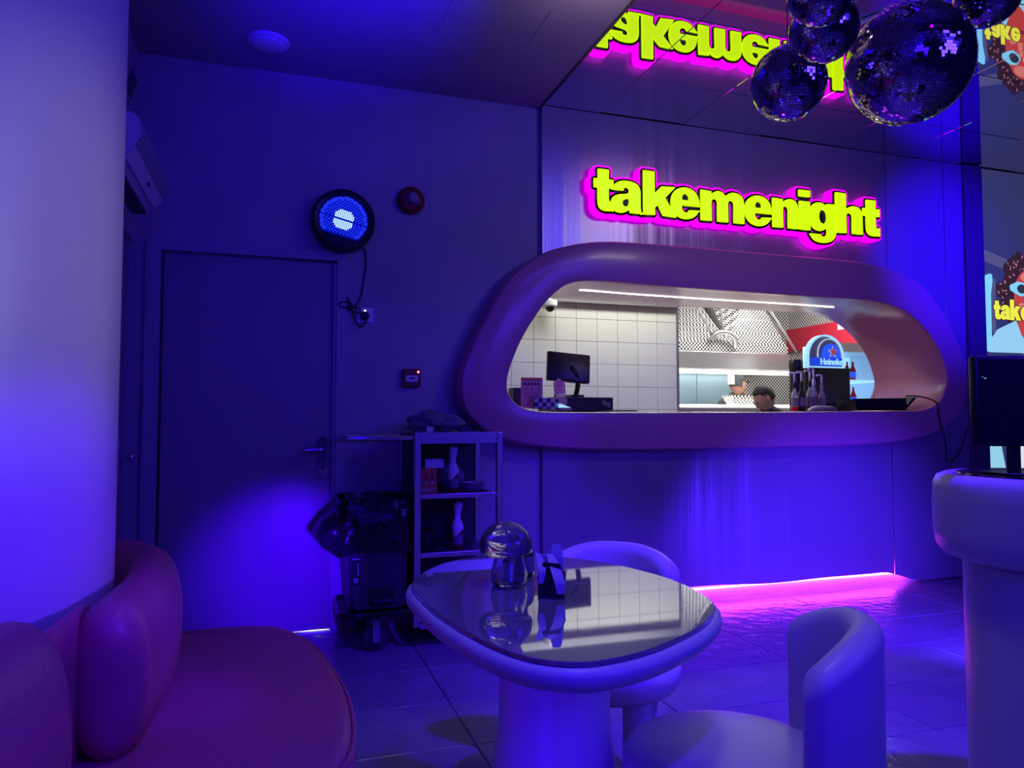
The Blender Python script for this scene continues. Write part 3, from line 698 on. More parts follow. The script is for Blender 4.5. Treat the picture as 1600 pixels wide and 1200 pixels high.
# --- machine with the lit beer sign
mc = thing('drinks_machine', (4.68, 5.2, 1.235), 'black square drinks machine under the lit blue beer sign', 'machine')
obj('body', bx(4.34, 4.745, 5.10, 5.34, 1.30, 1.610, bev=0.012, seg=3), 'black', mc)
obj('base', bx(4.40, 4.72, 5.02, 5.33, 1.234, 1.30, bev=0.006), 'black', mc)
obj('lid_edge', bx(4.33, 4.755, 5.095, 5.345, 1.594, 1.614, bev=0.005), 'blackgloss', mc)
tag(obj('dispenser_head', lathe(B(), [(0, 0), (0.05, 0), (0.055, 0.02), (0.055, 0.36), (0.06, 0.37), (0.06, 0.43), (0.05, 0.45), (0, 0.455)], (4.26, 5.2, 1.2345), 24), 'black', smooth=True, auto=40),
    'black round dispenser standing left of the drinks machine', 'dispenser')
hs = thing('beer_sign', (4.50, 5.15, 1.615), 'arched blue illuminated beer sign with red star on the drinks machine', 'sign')
def arch(cx, hw, z0, ht, n=24):
    return [(cx-hw, z0), (cx+hw, z0)]+[(cx+hw*math.cos(PI*k/n), z0+ht-hw+hw*math.sin(PI*k/n)) for k in range(n+1)]
SX, SZ = 4.51, 1.6155
obj('back_plate', prism(B(), arch(SX, 0.178, SZ, 0.272), 5.135, 5.165), 'greyplastic', hs)
obj('light_tube', holed([arch(SX, 0.190, SZ, 0.285), arch(SX, 0.176, SZ+0.012, 0.259)], 5.118, 5.17), 'led_ice', hs)
obj('inner_hoop', holed([arch(SX+0.045, 0.128, SZ+0.03, 0.225), arch(SX+0.045, 0.119, SZ+0.03, 0.215)], 5.124, 5.134), 'led_soft', hs)
obj('blue_field', prism(B(), arch(SX+0.06, 0.098, SZ+0.03, 0.180), 5.122, 5.134), 'led_blue', hs)
obj('name_band', bx(SX-0.155, SX+0.165, 5.116, 5.128, SZ+0.018, SZ+0.088, bev=0.003), mat('band_blue', (0.02, 0.05, 0.4), 0.4, emit=(0.01, 0.06, 0.75), es=0.8), hs)
obj('lettering', text_bm('Heineken', SX-0.065, SX+0.20, SZ+0.026, SZ+0.082, 5.108, 5.115, 0.012), 'led_ice', hs)
st = []
for k in range(10):
    r = 0.044 if k % 2 == 0 else 0.019
    st.append((SX+0.072+r*math.sin(2*PI*k/10), SZ+0.138+r*math.cos(2*PI*k/10)))
obj('star', prism(B(), st, 5.110, 5.1185), 'star_red', hs)
st2 = [(SX+0.072+(p[0]-SX-0.072)*1.22, SZ+0.138+(p[1]-SZ-0.138)*1.22) for p in st]
obj('star_edge', prism(B(), st2, 5.1187, 5.1215), 'led_soft', hs)
# --- lit fridge with bottles
fr = thing('lit_fridge', (5.72, 6.2, 0), 'open white lit bottle fridge at the right end of the kitchen', 'fridge')
bm = B(); box(bm, 5.42, 5.45, 6.0, 6.5, 0, 1.95); box(bm, 6.0, 6.03, 6.0, 6.5, 0, 1.95); box(bm, 5.45, 6.0, 6.47, 6.5, 0, 1.95); box(bm, 5.45, 6.0, 6.0, 6.47, 1.86, 1.95); box(bm, 5.45, 6.0, 6.0, 6.47, 0, 0.4)
obj('cabinet', bm, 'whiteplastic', fr)
for z in (1.30, 1.56): obj('shelf', bx(5.452, 5.998, 6.03, 6.465, z, z+0.018), 'led_ice', fr)
obj('back_light', bx(5.455, 5.995, 6.455, 6.468, 0.42, 1.85), 'led_ice', fr)
first = None
for z in (1.319, 1.579):
    for k in range(4):
        if first is None:
            b = thing('drink_bottle', (5.50, 6.12, z), 'first bottle from the left on the lower lit fridge shelf', 'bottle', 'bottles on the lit fridge shelves')
            obj('body', lathe(B(), [(0, 0), (0.028, 0), (0.03, 0.1), (0.012, 0.15), (0.012, 0.19), (0, 0.19)], (5.50, 6.12, z), 14), 'syrup_red', b, smooth=True)
            obj('label', lathe(B(), [(0.0305, 0.03), (0.031, 0.03), (0.031, 0.085), (0.0305, 0.085)], (5.50, 6.12, z), 14), 'led_blue', b)
            first = b
        else: dup(first, (k*0.075, 0, z-1.319), '%s bottle from the left on the %s lit fridge shelf' % (('first', 'second', 'third', 'fourth')[k], 'lower' if z < 1.4 else 'upper'))

# --- people
def skinned(name, pts, edges, radii, m, parent, levels=2, root=0):
    me = bpy.data.meshes.new(name); me.from_pydata(pts, edges, [])
    o = bpy.data.objects.new(name, me); col.objects.link(o)
    md = o.modifiers.new('s', 'SKIN'); md.use_smooth_shade = True
    for i, v in enumerate(me.skin_vertices[0].data):
        r = radii[i]; v.radius = (r, r) if not isinstance(r, tuple) else r
        v.use_root = (i == root)
    sd = o.modifiers.new('d', 'SUBSURF'); sd.levels = levels
    me2 = bpy.data.meshes.new_from_object(o.evaluated_get(bpy.context.evaluated_depsgraph_get()))
    bpy.data.objects.remove(o); bpy.data.meshes.remove(me)
    for p in me2.polygons: p.use_smooth = True
    return me2
def head_bm(s=1.0):
    bm = B()
    bmesh.ops.create_uvsphere(bm, u_segments=28, v_segments=18, radius=1)
    for v in bm.verts:
        x, y, z = v.co         # face looks along -x, crown is +z
        f = 1.0-0.28*max(0, -z)**1.2
        v.co = (x*0.098*(f if x > 0 else 1-0.15*max(0, -z)**2), y*0.076*f, z*0.122)
        if x < -0.85 and -0.45 < z < 0.05: v.co.x -= 0.012*(1-abs(y))       # nose ridge
    return bm
def person(name, x, y, lean, label, face, cap):
    p = thing(name, (x, y, 0), label, 'person')
    hx, hy, hz = face
    P = [(x, y, 0.95), (x, y, 1.12), (x+lean[0]*.5, y+lean[1]*.5, 1.32 if hz > 1.45 else 1.10), (x+lean[0]*.75, y+lean[1]*.75, hz-0.16), (hx, hy, hz-0.05),
         (x+.18+lean[0]*.5, y+lean[1]*.5, (hz-0.22)), (x+.26, y-.05, hz-0.48), (x+.15, y-.24, hz-0.46),
         (x-.18+lean[0]*.5, y+lean[1]*.5, (hz-0.22)), (x-.26, y-.05, hz-0.48), (x-.15, y-.24, hz-0.46),
         (x+.09, y, .9), (x+.10, y, .5), (x+.10, y, .09), (x-.09, y, .9), (x-.10, y, .5), (x-.10, y, .09), (x+.10, y-.12, .05), (x-.10, y-.12, .05)]
    E = [(0, 1), (1, 2), (2, 3), (3, 4), (3, 5), (5, 6), (6, 7), (3, 8), (8, 9), (9, 10), (0, 11), (11, 12), (12, 13), (0, 14), (14, 15), (15, 16), (13, 17), (16, 18)]
    Rr = [.14, .15, .15, .085, .055, .075, .05, .04, .075, .05, .04, .10, .075, .05, .10, .075, .05, .04, .04]
    body = put('body', skinned('body', P, E, Rr, None, p), 'shirt', p)
    return p
def cook(x, y, hx, hy, hz, yaw, pitch, label, lean, cap):
    p = person('person', x, y, lean, label, (hx, hy, hz), cap)
    mm = Matrix.Translation((hx, hy, hz)) @ Matrix.Rotation(R(yaw), 4, 'Z') @ Matrix.Rotation(R(pitch), 4, 'Y')
    hd = put('head', None, None, p) if False else obj('head', join(B(), head_bm(), mm), 'skin', p, smooth=True)
    bm = B(); bmesh.ops.create_uvsphere(bm, u_segments=28, v_segments=16, radius=1)
    bmesh.ops.delete(bm, geom=[v for v in bm.verts if v.co.z < (-0.35 if v.co.x > 0.1 else 0.30) or (v.co.x < -0.45 and v.co.z < 0.5)], context='VERTS')
    for v in bm.verts: v.co = (v.co.x*0.107, v.co.y*0.085, v.co.z*0.134)
    bmesh.ops.solidify(bm, geom=list(bm.faces), thickness=0.006)
    obj('cap' if cap else 'hair', join(B(), bm, mm), 'cap' if cap else 'hair', hd, smooth=True)
    for s in (-1, 1):
        e = B(); bmesh.ops.create_uvsphere(e, u_segments=12, v_segments=8, radius=1)
        for v in e.verts: v.co = (v.co.x*0.018+0.008, v.co.y*0.009+s*0.076, v.co.z*0.03-0.012)
        obj('ear', join(B(), e, mm), 'skin', hd, smooth=True)
        e = B(); bmesh.ops.create_uvsphere(e, u_segments=10, v_segments=6, radius=0.010)
        for v in e.verts: v.co += Vector((-0.088, s*0.032, 0.0))
        obj('eye', join(B(), e, mm), 'hair', hd)
    e = B(); lathe(e, [(0, 0), (0.014, 0.004), (0.011, 0.02), (0.005, 0.042), (0, 0.046)], (-0.093, 0, -0.045), 10); obj('nose', join(B(), e, mm), 'skin', hd, smooth=True)
    e = B(); box(e, -0.088, -0.078, -0.022, 0.022, -0.072, -0.062, bev=0.003); obj('mouth', join(B(), e, mm), 'redwall', hd)
    if cap:
        e = B(); prism(e, [(-0.145, -0.05), (-0.155, 0), (-0.145, 0.05), (-0.08, 0.07), (-0.08, -0.07)], 0.052, 0.060, 'XY'); obj('cap_peak', join(B(), e, mm), 'cap', hd)
    return p
cook(4.98, 7.12, 4.94, 6.98, 1.555, 195, -8, 'person in a grey cap standing behind the pass counter under the hood', (-0.02, -0.1), True)
cook(4.55, 5.70, 4.285, 5.66, 1.365, -12, -28, 'dark-haired person bending low behind the window ledge beside the bottles', (-0.20, 0.0), False)
tb = thing('checkered_tub', (4.85, 6.6, 1.326), 'small black and white checkered paper tub on the pass counter', 'tub')
bm = B(); lid(bm, [(4.56, 6.50), (4.80, 6.50), (4.80, 6.64), (4.56, 6.64)], [(4.52, 6.47), (4.82, 6.47), (4.82, 6.67), (4.52, 6.67)], 1.327, 1.425)
obj('tub', bm, 'checker', tb)
hgs = tag(obj('order_ticket', bx(4.76, 4.845, 6.905, 6.913, 1.56, 1.70), 'paper'), 'cream order ticket hanging from the hood light bar', 'ticket')

# ================================================================ FRONT ROOM
# --- column and round sofa
tag(obj('column', lathe(B(), [(0.39, 0.0), (0.39, CZ-0.013)], (-0.78, 2.2, 0), 96), 'column', smooth=True, auto=40), 'thick pale round column rising behind the pink sofa', 'column', kind='structure')
sofa = thing('pink_sofa', (-0.2, 2.0, 0), 'pink upholstered curved sofa wrapped around the pale column', 'sofa')
SEAT = [(p.x, p.y) for p in cat_spline([Vector(q) for q in [(-0.45, 2.83), (-0.27, 2.83), (-0.11, 2.83), (0.035, 2.785), (0.13, 2.63), (0.185, 2.36), (0.212, 2.05), (0.192, 1.76), (0.125, 1.60), (0.0, 1.45), (-0.13, 1.30), (-0.2, 1.1), (-0.24, 0.8), (-0.25, 0.45), (-0.5, 0.42), (-0.52, 1.2), (-0.42, 1.75), (-0.375, 2.1), (-0.39, 2.5)]], 6)]
bm = pad(B(), SEAT, [(0.03, 0.20), (0.012, 0.205), (0.0, 0.225), (-0.004, 0.32), (-0.002, 0.41), (0.008, 0.437), (0.024, 0.449), (0.05, 0.454)])
obj('seat', bm, 'sofa', sofa, smooth=True, auto=60)
obj('plinth', pad(B(), inset_poly(SEAT, 0.035), [(0, 0.0), (0, 0.20)]), 'pedestal', sofa)
obj('piping', tube(B(), [(p[0], p[1], 0.428) for p in inset_poly(SEAT, -0.001)], 0.005, 6, closed=True), 'sofa', sofa, smooth=True)
roll = cat_spline([(-0.325, 1.755, 0.615), (-0.312, 1.96, 0.615), (-0.303, 2.2, 0.615), (-0.345, 2.52, 0.615), (-0.46, 2.70, 0.615), (-0.585, 2.765, 0.615)], 10, False)
def resample(P, n):
    L = [0]
    for a_, b_ in zip(P, P[1:]): L.append(L[-1]+(b_-a_).length)
    out = []
    for i in range(n):
        # denser near both ends
        u = 0.5-0.5*math.cos(PI*i/(n-1)); d = u*L[-1]; k = 0
        while k < len(P)-2 and L[k+1] < d: k += 1
        f = (d-L[k])/max(1e-9, L[k+1]-L[k]); out.append(P[k].lerp(P[k+1], f))
    return out
obj('back_panel', sausage(B(), resample(cat_spline([(-0.50, 0.5, 0.59), (-0.47, 1.0, 0.59), (-0.425, 1.5, 0.59), (-0.39, 1.92, 0.59)], 8, False), 20), 0.026, 0.175, ends=0.025, p=3.0), 'sofa', sofa, smooth=True)
r2 = obj('back_roll', sausage(B(), resample(roll, 44), 0.084, 0.172, ends=0.075, p=2.3), 'sofa', sofa, smooth=True)
obj('seam', tube(B(), [(q.x, q.y, q.z) for q in [Vector((-0.305+0.0845*math.copysign(abs(math.cos(t))**0.87, math.cos(t)), 2.12, 0.615+0.173*math.copysign(abs(math.sin(t))**0.87, math.sin(t)))) for t in [PI*(k/12-0.5) for k in range(13)]]], 0.0025, 5), 'sofa', r2)
obj('back_roll', sausage(B(), resample(cat_spline([(-0.46, 0.45, 0.655), (-0.43, 0.8, 0.655), (-0.40, 1.1, 0.655), (-0.372, 1.42, 0.655)], 10, False), 36), 0.095, 0.215, ends=0.10, p=2.3), 'sofa', sofa, smooth=True)

# --- table
tab = thing('lounge_table', (0.65, 1.68, 0), 'rounded low table with mirror glass top and white flared pedestal', 'table')
GLS = [(p.x, p.y) for p in cat_spline([Vector(q) for q in [(0.366, 1.955), (0.352, 1.774), (0.366, 1.581), (0.406, 1.382), (0.456, 1.27), (0.523, 1.222), (0.60, 1.222), (0.705, 1.258), (0.85, 1.348), (0.955, 1.45), (1.005, 1.545), (1.030, 1.70), (1.020, 1.84), (0.965, 2.02), (0.84, 2.205), (0.73, 2.255), (0.61, 2.237), (0.48, 2.15)]], 6)]
obj('glass_top', pad(B(), GLS, [(0.002, 0.7405), (0.0, 0.742), (0.0, 0.749), (0.002, 0.7505)]), 'tableglass', tab)
obj('rim', pad(B(), GLS, [(0.03, 0.7395), (-0.004, 0.7395), (-0.012, 0.735), (-0.016, 0.724), (-0.014, 0.710), (-0.003, 0.697), (0.03, 0.688), (0.12, 0.684)]), 'white_vinyl', tab, smooth=True, auto=70)
rf3 = lambda th, z: 1+0.075*abs(math.cos(1.5*(th-R(-140))))**3
obj('pedestal', lathe(B(), [(0.13, 0.685), (0.128, 0.60), (0.127, 0.50), (0.132, 0.42), (0.145, 0.34), (0.168, 0.25), (0.20, 0.15), (0.235, 0.06), (0.25, 0.02), (0.252, 0.0)], (0.65, 1.67, 0), 72, rfun=rf3), 'pedestal', tab, smooth=True)

# --- on the table
ml = thing('mushroom_lamp', (0.593, 1.84, 0.751), 'clear glass mushroom shaped lamp standing on the mirror table', 'lamp')
obj('stem', lathe(B(), [(0, 0), (0.040, 0), (0.046, 0.008), (0.0475, 0.028), (0.042, 0.055), (0.036, 0.074), (0.033, 0.074), (0.038, 0.055), (0.0435, 0.028), (0.042, 0.010), (0.038, 0.006), (0, 0.006)], (0.597, 1.84, 0.7512), 36), 'glass', ml, smooth=True, auto=60)
obj('cap', lathe(B(), [(0.036, 0.0745), (0.052, 0.076), (0.067, 0.084), (0.0705, 0.096), (0.067, 0.116), (0.055, 0.138), (0.036, 0.154), (0.016, 0.161), (0, 0.1625), (0, 0.159), (0.016, 0.1575), (0.035, 0.150), (0.053, 0.135), (0.064, 0.115), (0.067, 0.097), (0.064, 0.087), (0.052, 0.080), (0.036, 0.078)], (0.588, 1.84, 0.7512), 40), 'glass', ml, smooth=True)
obj('socket', lathe(B(), [(0, 0.0), (0.014, 0), (0.014, 0.035), (0.018, 0.05), (0.012, 0.06), (0, 0.062)], (0.597, 1.84, 0.7582), 16), 'steel', ml, smooth=True, auto=40)
gb = thing('green_bottle', (0.668, 1.93, 0.751), 'small dark green sauce bottle behind the mushroom lamp', 'bottle')
obj('glass', lathe(B(), [(0, 0), (0.026, 0), (0.029, 0.004), (0.029, 0.062), (0.024, 0.074), (0.012, 0.084), (0.011, 0.098), (0, 0.098)], (0.668, 1.93, 0.7512), 24), 'greenglass', gb, smooth=True, auto=60)
obj('label', lathe(B(), [(0.0292, 0.012), (0.0297, 0.012), (0.0297, 0.055), (0.0292, 0.055)], (0.668, 1.93, 0.7512), 24), 'label', gb)
obj('cap', lathe(B(), [(0, 0.0985), (0.013, 0.0985), (0.013, 0.112), (0, 0.113)], (0.668, 1.93, 0.7512), 16), 'greenglass', gb)
nh = thing('napkin_holder', (0.652, 1.68, 0.751), 'dark napkin holder with folded napkins on the mirror table', 'napkin holder')
mm = Matrix.Translation((0.655, 1.685, 0.7512)) @ Matrix.Rotation(R(-22), 4, 'Z')
obj('base', join(B(), bx(-0.033, 0.033, -0.022, 0.022, 0, 0.006, bev=0.002), mm), 'black', nh)
for y in (-0.02, 0.02): obj('side_plate', join(B(), prism(B(), [(-0.031, 0.006), (0.031, 0.006), (0.034, 0.05), (0.02, 0.082), (-0.02, 0.085), (-0.034, 0.05)], y-0.0015, y+0.0015), mm), 'black', nh)
def petal(pts, hw, th, dy, mtx):
    bm = B(); P = cat_spline([Vector(q) for q in pts], 6, False); n = len(P)
    for off in (0, th): pass
    A = []
    for i, p in enumerate(P):
        u = i/(n-1); k = hw*(0.25+0.75*math.sin(PI*(0.12+0.80*u))**0.7)
        A.append([bm.verts.new((p.x-k, dy+p.z, p.y)), bm.verts.new((p.x+k, dy+p.z+0.004, p.y)), bm.verts.new((p.x+k, dy+p.z+th, p.y)), bm.verts.new((p.x-k, dy+p.z+th, p.y))])
    for a_, b_ in zip(A, A[1:]):
        for q in range(4): bm.faces.new((a_[q], a_[(q+1) % 4], b_[(q+1) % 4], b_[q]))
    bm.faces.new(A[0]); bm.faces.new(A[-1])
    return join(B(), bm, mtx)
obj('napkin', petal([(0.022, 0.012, -0.032), (0.020, 0.04, -0.036), (0.008, 0.075, -0.022), (-0.004, 0.10, -0.004)], 0.013, 0.006, 0, mm), 'napkin', nh, smooth=True, auto=50)
obj('napkin', petal([(-0.026, 0.035, -0.026), (-0.022, 0.065, -0.028), (-0.026, 0.085, -0.018), (-0.033, 0.104, -0.01)], 0.009, 0.005, 0, mm), 'napkin', nh, smooth=True, auto=50)
obj('napkin', petal([(0.012, 0.008, 0.0), (0.012, 0.05, 0.0), (0.012, 0.09, 0.0), (0.012, 0.122, 0.003)], 0.017, 0.007, 0, mm), 'napkin', nh, smooth=True, auto=50)
obj('napkin', petal([(-0.006, 0.008, 0.006), (-0.006, 0.05, 0.006), (-0.008, 0.08, 0.006), (-0.01, 0.10, 0.006)], 0.02, 0.006, 0, mm), 'napkin', nh, smooth=True, auto=50)

# --- tub chairs
def tub_chair(sx, sy, bx_, by_, ang, rmid, span, ztop, zend, label, z0=0.20, zb=0.30):
    ch = thing('tub_chair', (sx, sy, 0), label, 'chair', 'tub chairs around the low table')
    C_ = [(sx+0.238*math.cos(2*PI*k/48), sy+0.238*math.sin(2*PI*k/48)) for k in range(48)]
    obj('seat', pad(B(), C_, [(0.06, zb), (0.02, zb+0.005), (0.004, zb+0.025), (0.0, zb+0.05), (0.0, 0.425), (0.006, 0.438), (0.022, 0.448), (0.06, 0.455), (0.13, 0.458)]), 'white_vinyl', ch, smooth=True, auto=70)
    bm = B(); rings = []; N = 40; hw = 0.036
    for i in range(N+1):
        u = 2*i/N-1; th = R(ang+span*u); c = Vector((bx_+rmid*math.cos(th), by_+rmid*math.sin(th), 0)); nrm = Vector((math.cos(th), math.sin(th), 0))
        e = min(1.0, (1-abs(u))/0.10); k = math.sqrt(max(0.0, 1-(1-e)**2)); k = max(k, 0.08)
        zt = zend+(ztop-zend)*(math.cos(PI/2*min(1, max(0, (abs(u)-0.15)/0.85)))**0.75)
        sec = []
        for q in range(10): a = PI*q/9; sec.append((math.cos(a)*hw*k, zt-hw+hw*math.sin(a)*k))
        for q in range(4): a = PI+PI*(q+0.5)/4; sec.append((math.cos(a)*hw*k, z0+hw*0.6+hw*0.6*math.sin(a)*k))
        rings.append([bm.verts.new(c+nrm*p[0]+Vector((0, 0, p[1]))) for p in sec])
    m_ = len(rings[0])
    for a, b in zip(rings, rings[1:]):
        for q in range(m_): bm.faces.new((a[q], a[(q+1) % m_], b[(q+1) % m_], b[q]))
    bm.faces.new(rings[0]); bm.faces.new(rings[-1])
    obj('backrest', bm, 'white_vinyl', ch, smooth=True, auto=75)
    for k in range(4):
        t = R(ang+45+90*k); obj('leg', lathe(B(), [(0.034, 0.0), (0.04, 0.01), (0.042, zb-0.02), (0.038, zb+0.01)], (sx+0.165*math.cos(t), sy+0.165*math.sin(t), 0), 20), 'white_vinyl', ch, smooth=True, auto=50)
    return ch
tub_chair(0.985, 1.44, 1.018, 1.4015, -34.7, 0.226, 67, 0.762, 0.680, 'white tub chair in the right foreground with its back to the right')
tub_chair(0.995, 2.12, 1.031, 2.172, 55.6, 0.222, 66, 0.752, 0.690, 'white tub chair half hidden behind the low table', 0.37, 0.365)

# --- high table at the right edge with a monitor
hb = thing('high_table', (2.02, 1.43, 0), 'tall round bar table with thick padded rim at the right edge', 'table')
obj('padded_rim', lathe(B(), [(0.23, 0.80), (0.25, 0.80), (0.275, 0.808), (0.293, 0.83), (0.300, 0.87), (0.301, 0.95), (0.298, 1.0), (0.288, 1.022), (0.27, 1.03), (0.25, 1.026), (0.245, 1.01), (0.245, 1.0), (0.23, 1.0), (0.23, 0.80)][:-1], (2.02, 1.43, 0), 64), 'white_vinyl', hb, smooth=True, auto=60)
obj('black_top', lathe(B(), [(0, 1.005), (0.236, 1.005), (0.242, 1.012), (0.242, 1.029), (0.238, 1.033), (0, 1.033)], (2.02, 1.43, 0), 64), 'blackgloss', hb, smooth=True, auto=40)
obj('pedestal', lathe(B(), [(0.235, 0.0), (0.235, 0.78), (0.228, 0.795), (0.21, 0.80)], (2.03, 1.43, 0), 64), 'white_vinyl', hb, smooth=True, auto=50)
mo = thing('black_monitor', (1.93, 1.42, 1.034), 'black monitor on a short pole standing on the high bar table', 'monitor')
mm = Matrix.Translation((1.95, 1.42, 0)) @ Matrix.Rotation(R(-18), 4, 'Z')
obj('screen', join(B(), bx(-0.185, 0.185, -0.016, 0.016, 1.108, 1.348, bev=0.006), mm), 'black', mo, smooth=True, auto=40)
obj('panel', join(B(), bx(-0.175, 0.175, -0.018, -0.016, 1.125, 1.338), mm), 'blackgloss', mo)
obj('pole', join(B(), bx(-0.085, -0.060, 0.0, 0.02, 1.038, 1.112), mm), 'black', mo)
obj('foot', join(B(), bx(-0.13, -0.01, -0.05, 0.06, 1.0335, 1.039, bev=0.002), mm), 'black', mo)
bm = B()
for x, z in ((-0.168, 1.290), (-0.163, 1.286), (-0.160, 1.2865)): box(bm, x, x+0.002, -0.0185, -0.018, z, z+0.002)
tag(obj('status_light', join(B(), bm, mm), 'led_ice', mo), kind='stuff')

# --- video wall at the right
vw = thing('video_wall', (6.2, WY, 0), 'tall lit video wall showing a curly-haired figure in pale sunglasses', 'screen')
VY = WY-0.03
obj('cabinet', bx(5.215, 7.6, VY+0.004, WY-0.001, 0.5, CZ-0.006), 'black', vw)
obj('display', bx(5.225, 7.6, VY, VY+0.004, 0.52, CZ-0.008), mat('scr_navy', (0.02, 0.02, 0.03), 0.3, emit=(0.030, 0.035, 0.12), es=1.0), vw)
def sm(name, c, k=1.0): return mat(name, tuple(0.1*v for v in c), 0.4, emit=c, es=k)
S1 = sm('scr_navy_light', (0.085, 0.085, 0.19)); S2 = sm('scr_cyan', (0.22, 0.66, 0.85)); S3 = sm('scr_hair', (0.035, 0.014, 0.030)); S4 = sm('scr_skin', (0.52, 0.055, 0.055)); S5 = sm('scr_skin_light', (0.70, 0.20, 0.15)); S6 = sm('scr_glint', (0.42, 0.18, 0.24)); S7 = sm('scr_yellow', (0.85, 0.85, 0.06)); S8 = sm('scr_glassdark', (0.03, 0.035, 0.06)); S9 = sm('scr_navy_mid', (0.022, 0.022, 0.075)); S10 = sm('scr_shirt', (0.30, 0.62, 0.80)); S11 = sm('scr_white', (0.7, 0.75, 0.85)); S12 = sm('scr_gold', (0.75, 0.5, 0.08))
def pic(name, poly, m, lev): return obj(name, prism(B(), poly, VY-0.0006-0.0006*lev, VY-0.0006*lev), m, vw)
pic('cloud_band', [(5.226, 2.50), (5.226, 2.41), (5.5, 2.34), (5.9, 2.22), (6.4, 2.2), (6.4, 2.33), (5.75, 2.37), (5.5, 2.43)], S1, 0)
pic('building', [(5.228, 1.70), (5.228, 2.285), (5.30, 2.31), (5.322, 2.30), (5.325, 2.25), (5.305, 2.15), (5.302, 1.9), (5.30, 1.70)], S2, 1)
pic('building_shade', [(5.306, 1.85), (5.306, 2.14), (5.33, 2.27), (5.36, 2.28), (5.345, 2.1), (5.35, 1.85)], S1, 1)
def blob(cx, cz, rx, rz, n=28): return [(cx+rx*math.cos(2*PI*k/n), cz+rz*math.sin(2*PI*k/n)) for k in range(n)]
FX = 5.71
pic('hair_mass', blob(FX, 2.14, 0.30, 0.33), S3, 1)
rnd = random.Random(3)
bm = B(); bg_ = B()
for k in range(46):
    a = rnd.uniform(-0.35, PI+0.35); r = rnd.uniform(0.80, 1.08)
    cx, cz, cr = FX+0.29*r*math.cos(a), 2.13+0.33*r*math.sin(a), rnd.uniform(0.03, 0.052)
    prism(bm, blob(cx, cz, cr, cr*1.05, 14), VY-0.0022, VY-0.0012)
    for j in range(1):
        b = rnd.uniform(0, 6.28)
        prism(bg_, [(cx+cr*.75*math.cos(b), cz+cr*.75*math.sin(b)), (cx+cr*.9*math.cos(b+.5), cz+cr*.9*math.sin(b+.5)), (cx+cr*.75*math.cos(b+1.0), cz+cr*.75*math.sin(b+1.0)), (cx+cr*.6*math.cos(b+.5), cz+cr*.6*math.sin(b+.5))], VY-0.0030, VY-0.0022)
tag(obj('hair_curls', bm, S3, vw), kind='stuff'); tag(obj('hair_glints', bg_, S6, vw), kind='stuff')
pic('neck', [(5.56, 1.99), (5.86, 1.99), (5.85, 1.75), (5.73, 1.70), (5.63, 1.75)], S4, 4)
pic('face', blob(FX, 2.13, 0.165, 0.235), S4, 5)
pic('forehead_light', blob(FX, 2.30, 0.09, 0.045), S5, 6)
pic('cheek_light', blob(FX-0.085, 2.06, 0.045, 0.035), S5, 6)
pic('nose_light', [(FX-0.02, 2.18), (FX+0.015, 2.18), (FX+0.03, 2.07), (FX-0.03, 2.07)], S5, 6)
for s in (-1, 1):
    pic('glasses_rim', [(FX+s*0.012, 2.205), (FX+s*0.06, 2.255), (FX+s*0.13, 2.262), (FX+s*0.21, 2.225), (FX+s*0.205, 2.19), (FX+s*0.15, 2.165), (FX+s*0.09, 2.145), (FX+s*0.03, 2.165)][::s], S2, 7)
    pic('lens', blob(FX+s*0.082, 2.205, 0.05, 0.036), S8, 8)
pic('lips', blob(FX, 1.985, 0.05, 0.02), sm('scr_lips', (0.25, 0.02, 0.06)), 6)
pic('shirt', [(5.265, 1.695), (5.29, 1.80), (5.36, 1.875), (5.50, 1.93), (5.56, 1.955), (5.61, 1.84), (5.70, 1.75), (5.80, 1.84), (5.86, 1.955), (6.05, 1.88), (6.15, 1.70)], S10, 5)
pic('lower_black', rect(5.226, 6.6, 1.0, 1.66), S9, 5)
pic('gold_chain', [(5.62, 1.70), (5.68, 1.62), (5.76, 1.62), (5.82, 1.70), (5.76, 1.66), (5.68, 1.66)], S12, 8)
pic('lower_cyan', [(5.228, 0.56), (5.228, 0.98), (5.36, 0.98), (5.40, 0.80), (5.34, 0.56)], S10, 6)
pic('lower_white', [(5.50, 0.6), (5.46, 0.97), (5.8, 0.99), (6.0, 0.6)], S11, 6)
x = 5.325; zz = 1.955
for ch, wd, hh in (('t', .066, .142), ('a', .098, .112), ('k', .108, .158), ('e', .098, .112), ('m', .155, .112), ('e', .098, .112)):
    if ch == 'm': x += 0.05
    Q = fit_glyph(ch, x, x+wd, zz, zz+hh)
    bm = holed(Q, VY-0.0064, VY-0.0058); grow(bm, Q, 0.002, VY-0.0064, VY-0.0058, 6); obj('letter', bm, S7, vw)
    bm = holed(Q[:1], VY-0.0058, VY-0.0053); grow(bm, Q[:1], 0.009, VY-0.0058, VY-0.0053, 8); obj('letter_shadow', bm, S3, vw)
    x += wd+0.004
struct('trim_1', bx(5.035, 5.213, WY-0.06, WY-0.001, 0, CZ-0.006, bev=0.004), 'darkpillar')

